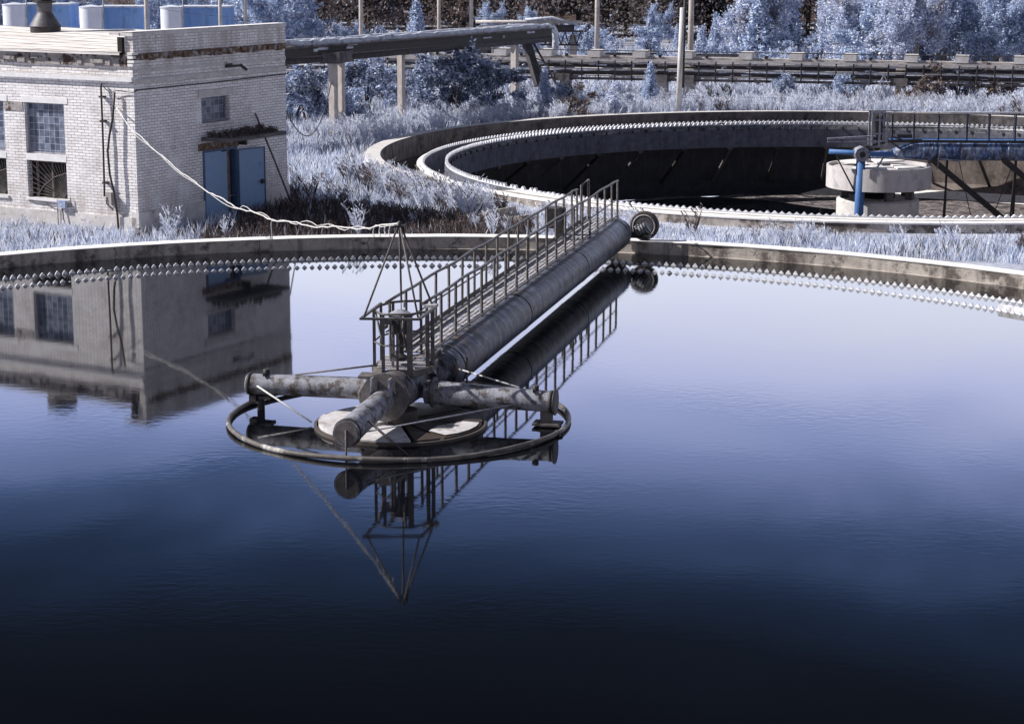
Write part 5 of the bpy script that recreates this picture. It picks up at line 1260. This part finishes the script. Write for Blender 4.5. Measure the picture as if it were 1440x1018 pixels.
# ------------------------------------------------------------------ poles and wires
def pole(px, Y, r_, h_, lab, mat='post_concrete', grp=None):
    x = X(px, Y); t = thing('utility_pole', (x, Y, 0), lab, 'pole', grp)
    MB().tube([(x, Y, -.4), (x, Y, h_)], [r_, r_ * .7], 10).build('shaft', mat, t)
    MB().beam((x - .9, Y, h_ - .5), (x + .9, Y, h_ - .5), .1, .1).build('crossarm', 'rackdark', t)
    for d_ in (-.8, 0, .8):
        MB().tube([(x + d_, Y, h_ - .45), (x + d_, Y, h_ - .2)], .05, 6).build('insulator', 'whitetank', t)
    return x, Y, h_
PL = [pole(209, 118, .16, 9, 'pale pole rising behind the roof left of the parapet between two blue containers'),
      pole(312, 112, .12, 9, 'stained thin pole behind the parapet of the brick building', 'racktan'),
      pole(347, 112, .12, 8.5, 'thin pale pole behind the right end of the parapet'),
      pole(508, 115, .13, 8.5, 'pale pole rising behind the raised gantry, left of the pointed conifer'),
      pole(617, 118, .12, 8.5, 'pale pole rising behind the middle of the raised gantry'),
      pole(662, 118, .14, 8.5, 'pale pole rising behind the right part of the raised gantry'),
      pole(838, 128, .17, 9, 'pale pole right of the far truss gantry'),
      pole(969, 113, .18, 9, 'taller right pole of the pair at the pipe rack')]
x = X(954.5, 103); t = thing('utility_pole', (x, 103, 0), 'thick left pole of the pair, standing in front of the pipe rack', 'pole')
MB().tube([(x - .05, 103, -.4), (x + .06, 103, 5.05)], [.15, .12], 12).build('shaft', 'concrete_pale', t)
MB().tube([(x + .17, 103.05, 1.0), (x + .19, 103.05, 6.2)], .07, 6).build('steel_top', 'darksteel', t)
def span(a, b, sagm, lab, z=None):
    P_ = []
    for k in range(17):
        u = k / 16; P_.append((a[0] + (b[0] - a[0]) * u, a[1] + (b[1] - a[1]) * u, a[2] + (b[2] - a[2]) * u - 4 * sagm * u * (1 - u)))
    MB().tube(P_, .009, 4).build('power_line', 'darksteel', loc=a, label=lab, cat='wire')
span((X(209, 118), 118, 5.3), (X(508, 115), 115, 5.2), .5, 'upper power line from the building roof to the pole behind the gantry')
span((X(209, 118), 118, 4.6), (X(508, 115), 115, 4.6), .6, 'lower power line from the building roof to the pole behind the gantry')
span((X(508, 115), 115, 5.2), (X(838, 128), 128, 5.0), .6, 'upper power line crossing in front of the dark wood')
span((X(508, 115), 115, 4.6), (X(838, 128), 128, 4.2), .5, 'lower power line crossing in front of the dark wood')
span((X(838, 128), 128, 4.2), (X(969, 113), 113, 4.8), .3, 'power line between the pole by the truss gantry and the pair of poles')
span((-30, 96, 1.9), (X(470, 90.5), 90.5, 1.9), .4, 'thin wire across the first gantry column')
span((X(723, 106), 106, .9), (X(1600, 104), 104, .7), .5, 'thin low wire running through the meadow behind the drained tank')

# ------------------------------------------------------------------ world, sun, camera
SUN_AZ = radians(-87); SUN_EL = radians(38)
wd = bpy.data.worlds.new('World'); SC.world = wd; wd.use_nodes = True
nt = wd.node_tree; nt.nodes.clear()
tc = N(nt, 'ShaderNodeTexCoord'); sp_ = N(nt, 'ShaderNodeSeparateXYZ'); L(nt, tc, 'Generated', sp_, 0)
# clouds shift the height at which the pale haze ends
mp = N(nt, 'ShaderNodeMapping'); mp.inputs['Scale'].default_value = (3.6, 3.6, 15); L(nt, tc, 'Generated', mp, 'Vector')
cn = N(nt, 'ShaderNodeTexNoise', i_Scale=1.25, i_Detail=9.0, i_Roughness=.56, i_Distortion=.5); L(nt, mp, 0, cn, 'Vector')
sh_ = N(nt, 'ShaderNodeMath', operation='MULTIPLY_ADD', i_1=-.09, i_2=.045); L(nt, cn, 0, sh_, 0)
# azimuth tilt: haze reaches higher on the right
tx = N(nt, 'ShaderNodeMath', operation='MULTIPLY', i_1=-.05); L(nt, sp_, 'X', tx, 0)
ad = N(nt, 'ShaderNodeMath', operation='ADD'); L(nt, sp_, 'Z', ad, 0); L(nt, sh_, 0, ad, 1)
ad2 = N(nt, 'ShaderNodeMath', operation='ADD'); L(nt, ad, 0, ad2, 0); L(nt, tx, 0, ad2, 1)
S = 3.0
def c3(r, g, b): return (r / S, g / S, b / S)
rp_ = ramp(nt, [(0, c3(1.5, 1.6, 2.0)), (.165, c3(1.85, 1.95, 2.35)), (.205, c3(1.52, 1.66, 2.5)), (.240, c3(.80, 1.02, 1.90)), (.271, c3(.23, .385, .86)), (.304, c3(.064, .125, .29)), (.335, c3(.026, .042, .076)), (.385, c3(.010, .012, .020)), (.46, c3(.10, .13, .20)), (.62, c3(.34, .39, .55)), (1, c3(.40, .46, .64))])
L(nt, ad2, 0, rp_, 0)
sky = N(nt, 'ShaderNodeTexSky', sky_type='NISHITA', sun_disc=False)
sky.sun_elevation = SUN_EL; sky.sun_rotation = SUN_AZ
sm = N(nt, 'ShaderNodeVectorMath', operation='SCALE'); sm.inputs['Scale'].default_value = S; L(nt, rp_, 0, sm, 0)
ns_ = N(nt, 'ShaderNodeVectorMath', operation='SCALE'); ns_.inputs['Scale'].default_value = .1; L(nt, sky, 0, ns_, 0)
# daylight sky tints the cloud layer a little
bwn = N(nt, 'ShaderNodeRGBToBW'); L(nt, ns_, 0, bwn, 0)
k0 = N(nt, 'ShaderNodeMath', operation='MULTIPLY_ADD', i_1=.3, i_2=.85); L(nt, bwn, 0, k0, 0)
ya = N(nt, 'ShaderNodeMapRange', interpolation_type='SMOOTHSTEP'); ya.inputs[1].default_value = .35; ya.inputs[2].default_value = .88; ya.inputs[3].default_value = .37; ya.inputs[4].default_value = 1.0
L(nt, sp_, 'Y', ya, 0)
k1 = N(nt, 'ShaderNodeMath', operation='MULTIPLY'); L(nt, k0, 0, k1, 0); L(nt, ya, 0, k1, 1)
fm = N(nt, 'ShaderNodeVectorMath', operation='SCALE'); L(nt, sm, 0, fm, 0); L(nt, k1, 0, fm, 'Scale')
bg = N(nt, 'ShaderNodeBackground'); bg.inputs['Strength'].default_value = 1.0; L(nt, fm, 0, bg, 'Color')
wo = N(nt, 'ShaderNodeOutputWorld'); L(nt, bg, 0, wo, 0)

sd = bpy.data.lights.new('sun', 'SUN'); sd.energy = 6.4; sd.angle = radians(.5); sd.color = (1, .965, .92)
so = bpy.data.objects.new('sun', sd); COL.objects.link(so)
dirv = Vector((sin(SUN_AZ) * cos(SUN_EL), cos(SUN_AZ) * cos(SUN_EL), sin(SUN_EL)))
so.rotation_euler = dirv.to_track_quat('Z', 'Y').to_euler(); so.location = (-30, 40, 30)

cd = bpy.data.cameras.new('camera'); cam = bpy.data.objects.new('camera', cd); COL.objects.link(cam)
TH = .2075; RO = -.002
X_ = Vector((1, 0, 0)); U_ = Vector((0, sin(TH), cos(TH))); Fw = Vector((0, cos(TH), -sin(TH)))
rt = X_ * cos(RO) - U_ * sin(RO); upv = X_ * sin(RO) + U_ * cos(RO)
M = Matrix(((rt.x, upv.x, -Fw.x, 0), (rt.y, upv.y, -Fw.y, 0), (rt.z, upv.z, -Fw.z, 8.3594), (0, 0, 0, 1)))
cam.matrix_world = M
cd.lens = 2812.16 / 1440 * 36; cd.sensor_width = 36; cd.clip_start = .1; cd.clip_end = 6000
SC.camera = cam
SC.view_settings.view_transform = 'Standard'; SC.view_settings.look = 'None'; SC.view_settings.exposure = 0
SC.cycles.max_bounces = 6; SC.cycles.use_denoising = True
